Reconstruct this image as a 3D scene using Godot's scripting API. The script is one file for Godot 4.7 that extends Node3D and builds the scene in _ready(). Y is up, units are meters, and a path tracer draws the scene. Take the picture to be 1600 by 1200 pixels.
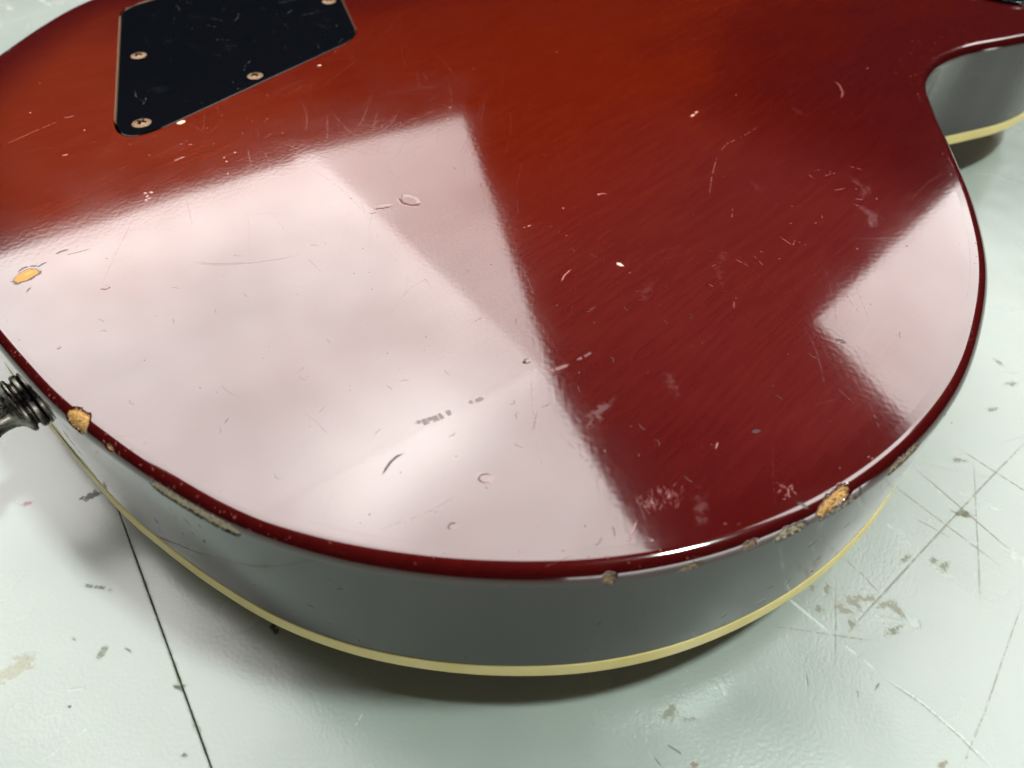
extends Node3D
# A worn red electric guitar lying face down on a painted workbench, seen close from above its lower bout.
# Metres; y up; the guitar's long axis runs along +x (tail at x = 0, neck beyond), its bass side towards +z.

const INCH := 0.0254
const RIM := 0.0409          # height of the rim: side plus binding
const BINDING := 0.0045
const LIFT := 0.0170         # the carved front and the hardware hold the rim off the bench
const BACK := RIM + LIFT     # height of the flat back
const ROUND := 0.0032        # radius of the rounded back edge
const MARGIN := 0.0050       # width of the edge strip on the flat back plus its roundover

var outline := PackedVector2Array()   # 8000 points round the body, x = along the axis, y = across
var outward := PackedVector2Array()
var arc := PackedFloat32Array()
var chips := []                        # broken lacquer along the back edge
var jag := FastNoiseLite.new()


# ---------------------------------------------------------------- naming
func tag(o: Node, label: String, category: String, group := "") -> void:
	o.set_meta("label", label)
	o.set_meta("category", category)
	if group:
		o.set_meta("group", group)


func thing(called: String, label: String, category: String, group := "") -> Node3D:
	var o := Node3D.new()
	o.name = called
	add_child(o, true)
	tag(o, label, category, group)
	return o


func part(called: String, mesh: Mesh, parent: Node, material: Material = null) -> MeshInstance3D:
	var o := MeshInstance3D.new()
	o.name = called
	o.mesh = mesh
	if material:
		o.material_override = material
	o.cast_shadow = GeometryInstance3D.SHADOW_CASTING_SETTING_ON
	parent.add_child(o, true)
	return o


# ---------------------------------------------------------------- textures
class Canvas:
	## A sheet of colour, roughness and relief (in mm) laid over a flat stretch of surface measured in mm.
	var w: int
	var h: int
	var ox: float
	var oy: float
	var kx: float
	var ky: float
	var rgb := PackedByteArray()
	var rough := PackedByteArray()
	var relief := PackedFloat32Array()
	var coat := PackedByteArray()    # where the lacquer still shines
	var rng := RandomNumberGenerator.new()
	var noise := FastNoiseLite.new()

	func _init(width: int, height: int, from: Vector2, size: Vector2, random_seed: int) -> void:
		w = width
		h = height
		ox = from.x
		oy = from.y
		kx = width / size.x
		ky = height / size.y
		rng.seed = random_seed
		noise.seed = random_seed
		noise.frequency = 1.0
		noise.noise_type = FastNoiseLite.TYPE_SIMPLEX

	func lay(colour: Image, shine: Image, bump: Image) -> void:
		colour.resize(w, h, Image.INTERPOLATE_BILINEAR)
		shine.resize(w, h, Image.INTERPOLATE_BILINEAR)
		bump.resize(w, h, Image.INTERPOLATE_CUBIC)
		rgb = colour.get_data()
		rough = shine.get_data()
		relief = bump.get_data().to_float32_array()
		coat.resize(w * h)
		coat.fill(255)

	## Fine grain all over: a pattern of that frequency per pixel and height in mm.
	func roughen(frequency: float, height: float) -> void:
		var n := FastNoiseLite.new()
		n.seed = 77
		n.frequency = frequency
		n.noise_type = FastNoiseLite.TYPE_SIMPLEX_SMOOTH
		var grain := n.get_image(w, h, false, false, false).get_data()
		for i in w * h:
			relief[i] += height * (grain[i] / 255.0 - 0.5)

	func dab(i: int, a: float, c: Color, r: float, d: float) -> void:
		if c.a > 0.0:
			var k := a * c.a
			rgb[i * 3] = int(lerpf(rgb[i * 3], c.r * 255.0, k))
			rgb[i * 3 + 1] = int(lerpf(rgb[i * 3 + 1], c.g * 255.0, k))
			rgb[i * 3 + 2] = int(lerpf(rgb[i * 3 + 2], c.b * 255.0, k))
		if r >= 0.0:
			rough[i] = int(lerpf(rough[i], r * 255.0, a))
			coat[i] = int(coat[i] * (1.0 - a * clampf((r - 0.25) / 0.3, 0.0, 1.0)))
		relief[i] += a * d

	## A line of that width (mm) that thins at both ends; broken > 0 leaves gaps.
	func stroke(pts: PackedVector2Array, width: float, c: Color, r: float, d: float, broken := 0.0) -> void:
		var total := 0.0
		for k in pts.size() - 1:
			total += pts[k].distance_to(pts[k + 1])
		var run := 0.0
		var shift := rng.randf() * 100.0
		for k in pts.size() - 1:
			var a := pts[k]
			var b := pts[k + 1]
			var length := a.distance_to(b)
			var steps := maxi(4, int(ceil(length / (0.35 if broken > 0.0 else 0.8))))
			for j in steps:
				var p := a.lerp(b, float(j) / steps)
				var q := a.lerp(b, float(j + 1) / steps)
				var t := (run + length * (j + 0.5) / steps) / maxf(total, 0.001)
				var strength := minf(1.0, 5.0 * minf(t, 1.0 - t) + 0.05)
				if broken > 0.0:
					strength *= clampf(0.5 + (noise.get_noise_2d(p.x * 0.6 + shift, p.y * 0.6) + 0.5 - broken) * 3.0, 0.0, 1.0)
				if strength > 0.02:
					_segment(p, q, width * (0.6 + 0.4 * minf(1.0, 5.0 * minf(t, 1.0 - t))), strength, c, r, d)
			run += length

	func _segment(p: Vector2, q: Vector2, width: float, strength: float, c: Color, r: float, d: float) -> void:
		var half := maxf(width * 0.5, 0.5 / minf(kx, ky))
		var thin := minf(1.0, width * 0.5 / half)
		var pad := half + 1.0 / minf(kx, ky)
		var x0 := maxi(0, int((minf(p.x, q.x) - pad - ox) * kx))
		var x1 := mini(w - 1, int((maxf(p.x, q.x) + pad - ox) * kx) + 1)
		var y0 := maxi(0, int((minf(p.y, q.y) - pad - oy) * ky))
		var y1 := mini(h - 1, int((maxf(p.y, q.y) + pad - oy) * ky) + 1)
		var e := q - p
		var ee := maxf(e.length_squared(), 1e-6)
		for y in range(y0, y1 + 1):
			for x in range(x0, x1 + 1):
				var m := Vector2(ox + (x + 0.5) / kx, oy + (y + 0.5) / ky)
				var t := (m - p).dot(e) / ee
				if t < 0.0 or t >= 1.0:
					continue
				var a := clampf((half - m.distance_to(p + e * t)) * minf(kx, ky) + 0.5, 0.0, 1.0)
				if a > 0.0:
					dab(y * w + x, a * strength * (0.4 + 0.6 * thin), c, r, d)

	## An uneven spot with radii in mm, turned by an angle; a rim darkens or raises its border.
	func spot(at: Vector2, radii: Vector2, angle: float, c: Color, r: float, d: float, uneven := 0.25, soft := 0.25, rim := Color(0, 0, 0, 0), rim_height := 0.0) -> void:
		var reach := maxf(radii.x, radii.y) * (1.3 + uneven)
		var shift := rng.randf() * 100.0
		var x0 := maxi(0, int((at.x - reach - ox) * kx))
		var x1 := mini(w - 1, int((at.x + reach - ox) * kx) + 1)
		var y0 := maxi(0, int((at.y - reach - oy) * ky))
		var y1 := mini(h - 1, int((at.y + reach - oy) * ky) + 1)
		var turned := Vector2(cos(angle), sin(angle))
		for y in range(y0, y1 + 1):
			for x in range(x0, x1 + 1):
				var m := Vector2(ox + (x + 0.5) / kx, oy + (y + 0.5) / ky) - at
				var n := Vector2(m.dot(turned) / radii.x, m.cross(turned) / radii.y)
				var l := n.length() + uneven * noise.get_noise_2d(m.x * 0.7 / radii.y + shift, m.y * 0.7 / radii.y) + 0.25 * uneven * noise.get_noise_2d(m.x * 2.0 / radii.y, m.y * 2.0 / radii.y + shift)
				var a := clampf((1.0 - l) / soft, 0.0, 1.0)
				if a > 0.0:
					dab(y * w + x, a, c, r, d)
				if rim.a > 0.0 or rim_height != 0.0:
					var ring := clampf(1.0 - absf(l - 1.0) / 0.16, 0.0, 1.0)
					if ring > 0.0:
						dab(y * w + x, ring, rim, -1.0, rim_height)

	## A gouge or worn trail: uneven flecks strewn along a line.
	func trail(pts: PackedVector2Array, width: float, c: Color, r: float, d: float, fill := 0.7) -> void:
		for k in pts.size() - 1:
			var n := maxi(2, int(pts[k].distance_to(pts[k + 1]) / width * 2.2))
			var turned := (pts[k + 1] - pts[k]).angle()
			for j in n:
				if rng.randf() > fill:
					continue
				var p := pts[k].lerp(pts[k + 1], (j + rng.randf()) / n) + Vector2.from_angle(turned + PI / 2) * rng.randfn(0.0, width * 0.22)
				spot(p, Vector2(rng.randf_range(0.5, 1.2), rng.randf_range(0.2, 0.5)) * width, turned + rng.randfn(0.0, 0.35), Color(c, c.a * rng.randf_range(0.5, 1.0)), r, d * rng.randf_range(0.4, 1.0), 0.5, 1.0)

	func coat_map() -> ImageTexture:
		return ImageTexture.create_from_image(Image.create_from_data(w, h, false, Image.FORMAT_L8, coat))

	func material(m: StandardMaterial3D) -> void:
		m.albedo_color = Color.WHITE
		m.albedo_texture = ImageTexture.create_from_image(Image.create_from_data(w, h, false, Image.FORMAT_RGB8, rgb))
		m.roughness = 1.0
		m.roughness_texture = ImageTexture.create_from_image(Image.create_from_data(w, h, false, Image.FORMAT_L8, rough))
		m.roughness_texture_channel = BaseMaterial3D.TEXTURE_CHANNEL_RED
		m.heightmap_enabled = true
		m.heightmap_scale = 0.1
		m.heightmap_texture = ImageTexture.create_from_image(Image.create_from_data(w, h, false, Image.FORMAT_RF, relief.to_byte_array()))


func noise(random_seed: int, frequency := 1.0, octaves := 1) -> FastNoiseLite:
	var n := FastNoiseLite.new()
	n.seed = random_seed
	n.frequency = frequency
	n.noise_type = FastNoiseLite.TYPE_SIMPLEX
	n.fractal_type = FastNoiseLite.FRACTAL_FBM if octaves > 1 else FastNoiseLite.FRACTAL_NONE
	n.fractal_octaves = octaves
	return n


func srgb(r: float, g: float, b: float) -> Color:
	return Color(r, g, b).linear_to_srgb()


# ---------------------------------------------------------------- the body's outline
func trace_outline() -> void:
	var p := PackedVector2Array([Vector2(0, 0), Vector2(0.004, 0.7), Vector2(0.03, 1.36), Vector2(0.115, 2), Vector2(0.235, 2.64), Vector2(0.445, 3.38), Vector2(0.715, 3.97), Vector2(1.045, 4.49), Vector2(1.45, 4.99), Vector2(1.89, 5.42), Vector2(2.42, 5.8), Vector2(3.05, 6.11), Vector2(3.58, 6.29), Vector2(4.3, 6.43), Vector2(5.16, 6.46), Vector2(6.15, 6.3), Vector2(6.95, 6.06), Vector2(7.85, 5.63), Vector2(8.9, 4.98), Vector2(9.75, 4.42), Vector2(10.42, 4.06), Vector2(11.12, 3.94), Vector2(11.8, 4.04), Vector2(12.55, 4.37), Vector2(13.3, 4.69), Vector2(14.2, 4.85), Vector2(15.1, 4.74), Vector2(15.85, 4.4), Vector2(16.5, 3.8), Vector2(17, 2.98), Vector2(17.32, 1.97), Vector2(17.4, 1.1), Vector2(17.4, 0.35), Vector2(17.39, -0.6), Vector2(17.27, -1.12), Vector2(16.4, -1.16), Vector2(15.3, -1.16), Vector2(14.3, -1.2), Vector2(13.45, -1.42), Vector2(12.95, -1.95), Vector2(12.85, -2.6), Vector2(13.2, -3.2), Vector2(13.65, -3.75), Vector2(13.72, -4.2), Vector2(13.4, -4.55), Vector2(12.8, -4.5), Vector2(12.2, -4.28), Vector2(11.6, -4.08), Vector2(11, -3.98), Vector2(10.4, -4.08), Vector2(9.75, -4.42), Vector2(8.9, -4.98), Vector2(7.85, -5.66), Vector2(6.95, -6.12), Vector2(6.15, -6.4), Vector2(5.16, -6.56), Vector2(4.3, -6.5), Vector2(3.58, -6.27), Vector2(3.05, -5.97), Vector2(2.42, -5.53), Vector2(1.89, -5.12), Vector2(1.45, -4.72), Vector2(1.045, -4.28), Vector2(0.715, -3.83), Vector2(0.445, -3.3), Vector2(0.235, -2.6), Vector2(0.115, -2), Vector2(0.03, -1.36), Vector2(0.004, -0.7)])
	var n := p.size()
	for i in n:
		p[i] *= INCH
	var d := PackedFloat32Array([0.0])
	for i in n:
		d.append(d[i] + p[i].distance_to(p[(i + 1) % n]))
	var m := PackedVector2Array()
	for i in n:
		var hs: float = d[i] - d[i - 1] if i else d[n] - d[n - 1]
		var hd: float = d[i + 1] - d[i]
		m.append((hs * hs * p[(i + 1) % n] + (hd * hd - hs * hs) * p[i] - hd * hd * p[(i - 1 + n) % n]) / (hs * hd * (hd + hs)))
	var k := 0
	const COUNT := 8000
	for s in COUNT:
		var t := d[n] * s / COUNT
		while t >= d[k + 1]:
			k += 1
		var j := (k + 1) % n
		var h := d[k + 1] - d[k]
		var u := (t - d[k]) / h
		outline.append((2 * u * u * u - 3 * u * u + 1) * p[k] + (u * u * u - 2 * u * u + u) * h * m[k] + (-2 * u * u * u + 3 * u * u) * p[j] + (u * u * u - u * u) * h * m[j])
	arc.append(0.0)
	for s in COUNT:
		var e := (outline[(s + 1) % COUNT] - outline[(s - 1 + COUNT) % COUNT]).normalized()
		outward.append(Vector2(-e.y, e.x))
		arc.append(arc[s] + outline[s].distance_to(outline[(s + 1) % COUNT]))
	# the normals above point outward when the outline runs from the tail along the bass side
	if (outline[600] + outward[600] * 0.01).length() < 0.0 or Geometry2D.is_point_in_polygon(outline[600] + outward[600] * 0.002, outline):
		for s in COUNT:
			outward[s] = -outward[s]


func at_arc(u: float) -> int:
	return arc.bsearch(u) % outline.size()


## How far a chip has broken the lacquer at that place of the edge strip (mm): x = 0 none .. 1 bare, y = depth, z = which chip.
func broken(u: float, v: float) -> Vector3:
	for k in chips.size():
		var c: Dictionary = chips[k]
		if u < c.u0 - 1.0 or u > c.u1 + 1.0:
			continue
		var t: float = (u - c.u0) / (c.u1 - c.u0)
		var bulge := sqrt(maxf(0.0, 1.0 - pow(absf(2.0 * t - 1.0), c.square)))
		var mid: float = lerpf(c.va, c.vb, t)
		var n1 := jag.get_noise_2d(u * 1.3, k * 31.0) * 0.7 + jag.get_noise_2d(u * 3.3, k * 17.0) * 0.16
		var n2 := jag.get_noise_2d(u * 1.3, k * 31.0 + 9.0) * 0.7 + jag.get_noise_2d(u * 3.3, k * 17.0 + 5.0) * 0.16
		var up: float = mid - c.half * bulge * (1.0 + c.jag * n1)
		var down: float = mid + c.half * bulge * (1.0 + c.jag * n2)
		var inside := minf(v - up, down - v)
		if inside > -0.05 and t > -0.02 and t < 1.02:
			var a := clampf((inside + 0.05) / 0.22, 0.0, 1.0)
			return Vector3(a, a * c.depth * (0.9 + 0.1 * jag.get_noise_2d(u * 0.4 + 40.0, v * 0.9)), k)
	return Vector3(0, 0, -1)


# ---------------------------------------------------------------- meshes
func grid_mesh(rows: Array, uv: Array, closed := false, flip := false) -> ArrayMesh:
	## rows of equal length; smooth normals from the grid itself
	var nr := rows.size()
	var nc: int = rows[0].size()
	var pos := PackedVector3Array()
	var nor := PackedVector3Array()
	var tex := PackedVector2Array()
	for i in nr:
		var row: PackedVector3Array = rows[i]
		var above: PackedVector3Array = rows[maxi(i - 1, 0)]
		var below: PackedVector3Array = rows[mini(i + 1, nr - 1)]
		pos.append_array(row)
		for j in nc:
			var l := (j - 1 if j else (nc - 2 if closed else 0))
			var r := (j + 1 if j < nc - 1 else (1 if closed else nc - 1))
			var n := (below[j] - above[j]).cross(row[r] - row[l]).normalized()
			nor.append(-n if flip else n)
		tex.append_array(uv[i])
	var idx := PackedInt32Array()
	for i in nr - 1:
		for j in nc - 1:
			var a := i * nc + j
			if flip:
				idx.append_array([a, a + 1, a + nc, a + 1, a + nc + 1, a + nc])
			else:
				idx.append_array([a, a + nc, a + 1, a + 1, a + nc, a + nc + 1])
	return commit(pos, nor, tex, idx)


func commit(pos: PackedVector3Array, nor: PackedVector3Array, tex: PackedVector2Array, idx: PackedInt32Array, onto: ArrayMesh = null) -> ArrayMesh:
	var a := []
	a.resize(Mesh.ARRAY_MAX)
	a[Mesh.ARRAY_VERTEX] = pos
	a[Mesh.ARRAY_NORMAL] = nor
	a[Mesh.ARRAY_TEX_UV] = tex
	# front faces run clockwise: turn every triangle to face along its normals
	for k in range(0, idx.size(), 3):
		var p := pos[idx[k]]
		if (pos[idx[k + 1]] - p).cross(pos[idx[k + 2]] - p).dot(nor[idx[k]] + nor[idx[k + 1]] + nor[idx[k + 2]]) > 0.0:
			var s := idx[k + 1]
			idx[k + 1] = idx[k + 2]
			idx[k + 2] = s
	a[Mesh.ARRAY_INDEX] = idx
	var m := onto if onto else ArrayMesh.new()
	m.add_surface_from_arrays(Mesh.PRIMITIVE_TRIANGLES, a)
	return m


## A turned shape: pairs (radius, height) about +y.
func lathe(profile: PackedVector2Array, segments := 64) -> ArrayMesh:
	var rows := []
	var uv := []
	var run := 0.0
	for i in profile.size():
		var row := PackedVector3Array()
		var t := PackedVector2Array()
		if i:
			run += profile[i].distance_to(profile[i - 1])
		for j in segments + 1:
			var a := TAU * j / segments
			row.append(Vector3(profile[i].x * cos(a), profile[i].y, profile[i].x * sin(a)))
			t.append(Vector2(float(j) / segments * 3.0, run * 60.0))
		rows.append(row)
		uv.append(t)
	return grid_mesh(rows, uv, true, false)


## Rounds the corners of a polygon.
func rounded(p: PackedVector2Array, radii: PackedFloat32Array, steps := 10) -> PackedVector2Array:
	var out := PackedVector2Array()
	var n := p.size()
	for i in n:
		var a := (p[(i - 1 + n) % n] - p[i]).normalized()
		var b := (p[(i + 1) % n] - p[i]).normalized()
		var half := acos(clampf(a.dot(b), -1, 1)) * 0.5
		var cut := radii[i] / tan(half)
		var s := p[i] + a * cut
		var e := p[i] + b * cut
		for k in steps + 1:
			var t := float(k) / steps
			out.append(s.lerp(p[i], t).lerp(p[i].lerp(e, t), t))
	return out


## A flat plate with a bevelled upper edge; outline in the plane of the back, counted from its height.
func plate(p: PackedVector2Array, bottom: float, top: float, bevel: float, scale_uv: float) -> ArrayMesh:
	var area := 0.0
	for i in p.size():
		area += p[i].cross(p[(i + 1) % p.size()])
	if area < 0.0:
		p.reverse()
	var n := p.size()
	var inner := PackedVector2Array()
	var normals := PackedVector2Array()
	for i in n:
		var e := (p[(i + 1) % n] - p[(i - 1 + n) % n]).normalized()
		normals.append(Vector2(e.y, -e.x))
		inner.append(p[i] - normals[i] * bevel)
	var pos := PackedVector3Array()
	var nor := PackedVector3Array()
	var tex := PackedVector2Array()
	var idx := PackedInt32Array()
	for q in inner:
		pos.append(Vector3(q.x, top, q.y))
		nor.append(Vector3.UP)
		tex.append(q * scale_uv)
	idx.append_array(Geometry2D.triangulate_polygon(inner))
	var rings := [[bevel, top, 0.0], [bevel * 0.3, top - bevel * 0.3, 0.7], [0.0, top - bevel, 1.3], [0.0, bottom, PI / 2]]
	for r in rings.size():
		for i in n:
			var q: Vector2 = p[i] - normals[i] * float(rings[r][0])
			pos.append(Vector3(q.x, rings[r][1], q.y))
			nor.append(Vector3(normals[i].x * sin(rings[r][2]), cos(rings[r][2]), normals[i].y * sin(rings[r][2])))
			tex.append(q * scale_uv)
	for r in rings.size() - 1:
		for i in n:
			var a := n + r * n + i
			var b := n + r * n + (i + 1) % n
			idx.append_array([a, b, a + n, b, b + n, a + n])
	return commit(pos, nor, tex, idx)


func screw_head(radius: float) -> ArrayMesh:
	var rows := []
	var uv := []
	for i in 30:
		var row := PackedVector3Array()
		var t := PackedVector2Array()
		var q := minf(i / 26.0, 1.0)
		var r := radius * q
		for j in 73:
			var a := TAU * j / 72.0
			var x := r * cos(a)
			var z := r * sin(a)
			var y := radius * 0.26 * (1.0 - q * q) + 0.00012
			var arm := minf(maxf(absf(x) - radius * 0.17, absf(z) - radius * 0.56), maxf(absf(z) - radius * 0.17, absf(x) - radius * 0.56))
			y -= radius * 0.6 * clampf(-arm / (radius * 0.09) + 0.3, 0.0, 1.0) * clampf(1.3 - q, 0.2, 1.0)
			if i > 26:
				y = 0.00012 - (i - 26) * 0.0002
			row.append(Vector3(x, y, z))
			t.append(Vector2(x, z) * 150.0 + Vector2(0.5, 0.5))
		rows.append(row)
		uv.append(t)
	return grid_mesh(rows, uv, true, false)


# ---------------------------------------------------------------- surfaces
func distance_to_edge(cells: int, from: Vector2, size: Vector2) -> Image:
	var im := Image.create(cells, cells, false, Image.FORMAT_RF)
	var pts := PackedVector2Array()
	for k in range(0, outline.size(), 40):
		pts.append(outline[k])
	for y in cells:
		for x in cells:
			var q := from + size * (Vector2(x + 0.5, y + 0.5) / cells)
			var best := 1.0
			for e in pts:
				best = minf(best, q.distance_squared_to(e))
			im.set_pixel(x, y, Color(sqrt(best) * 1000.0, 0, 0))
	return im


## The stained wood's colour with haze painted in (linear): orange-red in the middle of the back, maroon towards the edge, along the grain.
func stain_and_haze(x: float, z: float, edge: float, grain: FastNoiseLite) -> Color:
	var g := grain.get_noise_2d(x * 0.035, z * 0.55) * 0.6 + grain.get_noise_2d(x * 0.11 + 50.0, z * 1.9) * 0.4
	var cloud := grain.get_noise_2d(x * 0.012 + 9.0, z * 0.02) + 0.4 * grain.get_noise_2d(x * 0.03 + 31.0, z * 0.06)
	var t := smoothstep(2.0, 118.0, edge + 11.0 * cloud + 3.0 * g)
	var c := Color(0.068, 0.0036, 0.0034).lerp(Color(0.090, 0.0046, 0.0016), smoothstep(0.0, 0.5, t)).lerp(Color(0.138, 0.0090, 0.0014), smoothstep(0.4, 1.0, t))
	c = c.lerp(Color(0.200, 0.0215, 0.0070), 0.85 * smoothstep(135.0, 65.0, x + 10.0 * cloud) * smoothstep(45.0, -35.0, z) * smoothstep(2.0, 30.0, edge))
	c = c.lerp(Color(0.120, 0.0120, 0.0110), 0.75 * smoothstep(20.0, 100.0, z) * smoothstep(50.0, 110.0, x) * smoothstep(215.0, 170.0, x) * smoothstep(0.0, 14.0, edge))  # haze of the sheen painted into the bass side's colour
	var k := 1.0 + 0.10 * g
	return Color(c.r * k, c.g * k * (1.0 + 0.15 * g), c.b * k)


func back_material() -> StandardMaterial3D:
	var from := Vector2(-5, -180)
	var size := Vector2(350, 350)
	var c := Canvas.new(2048, 2048, from, size, 11)
	const N := 1024
	var edge := distance_to_edge(128, from / 1000.0, size / 1000.0)
	edge.resize(N, N, Image.INTERPOLATE_CUBIC)
	var far_in := edge.get_data().to_float32_array()
	var colour := Image.create(N, N, false, Image.FORMAT_RGB8)
	var shine := Image.create(N, N, false, Image.FORMAT_L8)
	var bump := PackedFloat32Array()
	bump.resize(N * N)
	var grain := noise(5)
	var peel := noise(6)
	var haze := noise(8, 1.0, 3)
	for y in N:
		for x in N:
			var mx := from.x + size.x * (x + 0.5) / N
			var mz := from.y + size.y * (y + 0.5) / N
			var s := stain_and_haze(mx, mz, far_in[y * N + x], grain)
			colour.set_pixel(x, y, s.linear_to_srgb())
			var hz := haze.get_noise_2d(mx * 0.03, mz * 0.03)
			shine.set_pixel(x, y, Color.from_hsv(0, 0, 0.085 + 0.02 * hz))
			# orange peel, buffing marks along one slant, and the slow waves of a sanded board
			var slant := (mx - mz) * 0.7
			var along := (mx + mz) * 0.7
			bump[y * N + x] = 0.0013 * peel.get_noise_2d(mx * 0.5, mz * 0.5) + 0.0005 * peel.get_noise_2d(along * 0.9 + 77.0, slant * 0.08) + 0.010 * peel.get_noise_2d(mx * 0.030, mz * 0.030) + 0.0003 * peel.get_noise_2d(mx * 0.06 + 31.0, mz * 0.45)
	c.lay(colour, shine, Image.create_from_data(N, N, false, Image.FORMAT_RF, bump.to_byte_array()))
	var none := Color(0, 0, 0, 0)
	# hairline scratches, most of them faint
	var r := c.rng
	var rubbed := []
	for k in 7:
		rubbed.append(Vector2(r.randf_range(60, 260), r.randf_range(-60, 140)))
	for k in 520:
		var p := Vector2(r.randf_range(0, 330), r.randf_range(-120, 165)) if k % 2 else Vector2(rubbed[k % 7]) + Vector2(r.randfn(0, 26), r.randfn(0, 16))
		var a := r.randf_range(0, TAU) if r.randf() < 0.45 else r.randfn(-0.75, 0.25)
		var l := r.randf_range(3, 26) * (0.5 + r.randf())
		var bend := r.randfn(0.0, 0.012)
		var pts := PackedVector2Array()
		for j in 7:
			pts.append(p)
			p += Vector2(cos(a), sin(a)) * l / 6.0
			a += bend * l / 6.0
		var bright := r.randf()
		c.stroke(pts, r.randf_range(0.06, 0.13), Color(0.58, 0.27, 0.24, 0.06 + 0.18 * bright * bright), 0.27, -0.0012 - 0.0022 * bright, 0.35)
	# fine buffing lines, all one way
	for k in 420:
		var p := Vector2(r.randf_range(70, 225), r.randf_range(40, 165))
		var a := -0.785 + r.randfn(0.0, 0.06)
		var l := r.randf_range(5, 24)
		c.stroke([p, p + Vector2(cos(a), sin(a)) * l], 0.09, Color(0.52, 0.17, 0.14, r.randf_range(0.06, 0.2)), -1.0, 0.0, 0.3)
	# open pores of the wood along the grain
	for k in 800:
		var p := Vector2(r.randf_range(0, 335), r.randf_range(-165, 165))
		c.stroke([p, p + Vector2(r.randf_range(1.0, 4.0), r.randfn(0, 0.12))], 0.16, Color(0.20, 0.03, 0.03, r.randf_range(0.05, 0.16)), -1.0, 0.0)
	# specks of dust and pin-prick chips
	var nests := []
	for k in 9:
		nests.append(Vector2(r.randf_range(40, 300), r.randf_range(-110, 150)))
	for k in 330:
		var p := Vector2(r.randf_range(0, 335), r.randf_range(-150, 165)) if k % 3 == 0 else Vector2(nests[k % 9]) + Vector2(r.randfn(0, 22), r.randfn(0, 12))
		var b := r.randf()
		c.spot(p, Vector2.ONE * r.randf_range(0.10, 0.26), 0.0, Color(0.80, 0.48, 0.36, 0.25 + 0.6 * b), 0.5, 0.006 if b > 0.5 else -0.012, 0.4, 0.6)
	for k in 110:
		var p := Vector2(r.randf_range(0, 170), r.randf_range(20, 165))
		c.spot(p, Vector2(r.randf_range(0.10, 0.3), r.randf_range(0.08, 0.16)), r.randf() * 3.0, Color(0.12, 0.05, 0.05, 0.8), 0.6, -0.015, 0.4, 0.5)
	# short curved fibres and ticks in the sheen
	for k in 60:
		var p := Vector2(r.randf_range(10, 150), r.randf_range(20, 150))
		var a := r.randf() * TAU
		var pts := PackedVector2Array()
		for j in 5:
			pts.append(p)
			p += Vector2(cos(a), sin(a)) * 0.6
			a += r.randfn(0.0, 0.5)
		c.stroke(pts, 0.10, Color(0.16, 0.08, 0.08, 0.5), 0.5, -0.004, 0.0)
	# scuffs that stand alone
	var bare := Color(0.84, 0.58, 0.27)
	var dark := Color(0.10, 0.03, 0.03, 0.9)
	c.spot(Vector2(13.88, -7.14), Vector2(3.1, 2.1), -0.062, bare, 0.75, -0.16, 0.18, 0.14, Color(0.13, 0.04, 0.03, 0.95), -0.05)
	c.spot(Vector2(14.48, -7.53), Vector2(1.4, 0.6), -0.062, Color(0.93, 0.73, 0.45, 0.6), 0.75, 0.0, 0.4, 0.5)
	c.stroke([Vector2(13.12, -9.94), Vector2(14.52, -10.54), Vector2(15.55, -10.17)], 0.5, dark, 0.4, -0.05)
	c.stroke([Vector2(15.96, -10.10), Vector2(17.11, -8.92)], 0.45, dark, 0.4, -0.05)
	c.stroke([Vector2(16.91, -8.44), Vector2(18.25, -8.79), Vector2(19.29, -8.77)], 0.4, dark, 0.4, -0.04)
	c.stroke([Vector2(22.13, -10.45), Vector2(23.52, -10.46), Vector2(24.91, -10.12)], 0.5, dark, 0.4, -0.05)
	c.stroke([Vector2(23.51, -8.33), Vector2(25.86, -7.35), Vector2(29.00, -6.31)], 0.16, Color(0.2, 0.1, 0.1, 0.8), 0.4, -0.012)
	c.stroke([Vector2(13.29, -2.47), Vector2(12.13, -1.72), Vector2(10.80, -0.53)], 0.35, dark, 0.4, -0.03, 0.3)
	c.spot(Vector2(75.59, -47.38), Vector2(1.5, 1.0), -0.076, Color(0.97, 0.90, 0.74), 0.8, -0.05, 0.15, 0.2)
	c.spot(Vector2(128.07, -50.02), Vector2(0.7, 0.5), 0.3, Color(0.96, 0.82, 0.74), 0.6, 0.03, 0.3, 0.3)
	c.stroke([Vector2(62.71, -28.86), Vector2(64.65, -28.84), Vector2(66.60, -28.81)], 0.5, Color(0.75, 0.45, 0.40, 0.7), 0.5, -0.01, 0.3)
	c.stroke([Vector2(32.31, -71.00), Vector2(41.95, -72.65), Vector2(51.70, -74.27)], 0.13, Color(0.85, 0.50, 0.40, 0.55), 0.5, -0.006, 0.2)
	c.stroke([Vector2(52.04, -75.05), Vector2(53.55, -74.09), Vector2(55.29, -74.03)], 0.3, Color(0.8, 0.5, 0.42, 0.5), 0.5, -0.006)
	c.stroke([Vector2(42.52, -53.69), Vector2(43.95, -53.23)], 0.4, Color(0.95, 0.75, 0.65, 0.8), 0.5, 0.01)
	for q in [Vector2(49.75, -19.64), Vector2(49.37, -17.87), Vector2(48.26, -16.44), Vector2(49.28, -16.68), Vector2(50.96, -18.85)]:
		c.spot(q, Vector2(0.6, 0.35), r.randf() * 3.0, Color(0.88, 0.70, 0.72, 0.75), 0.4, 0.03, 0.5, 0.5)
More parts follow.
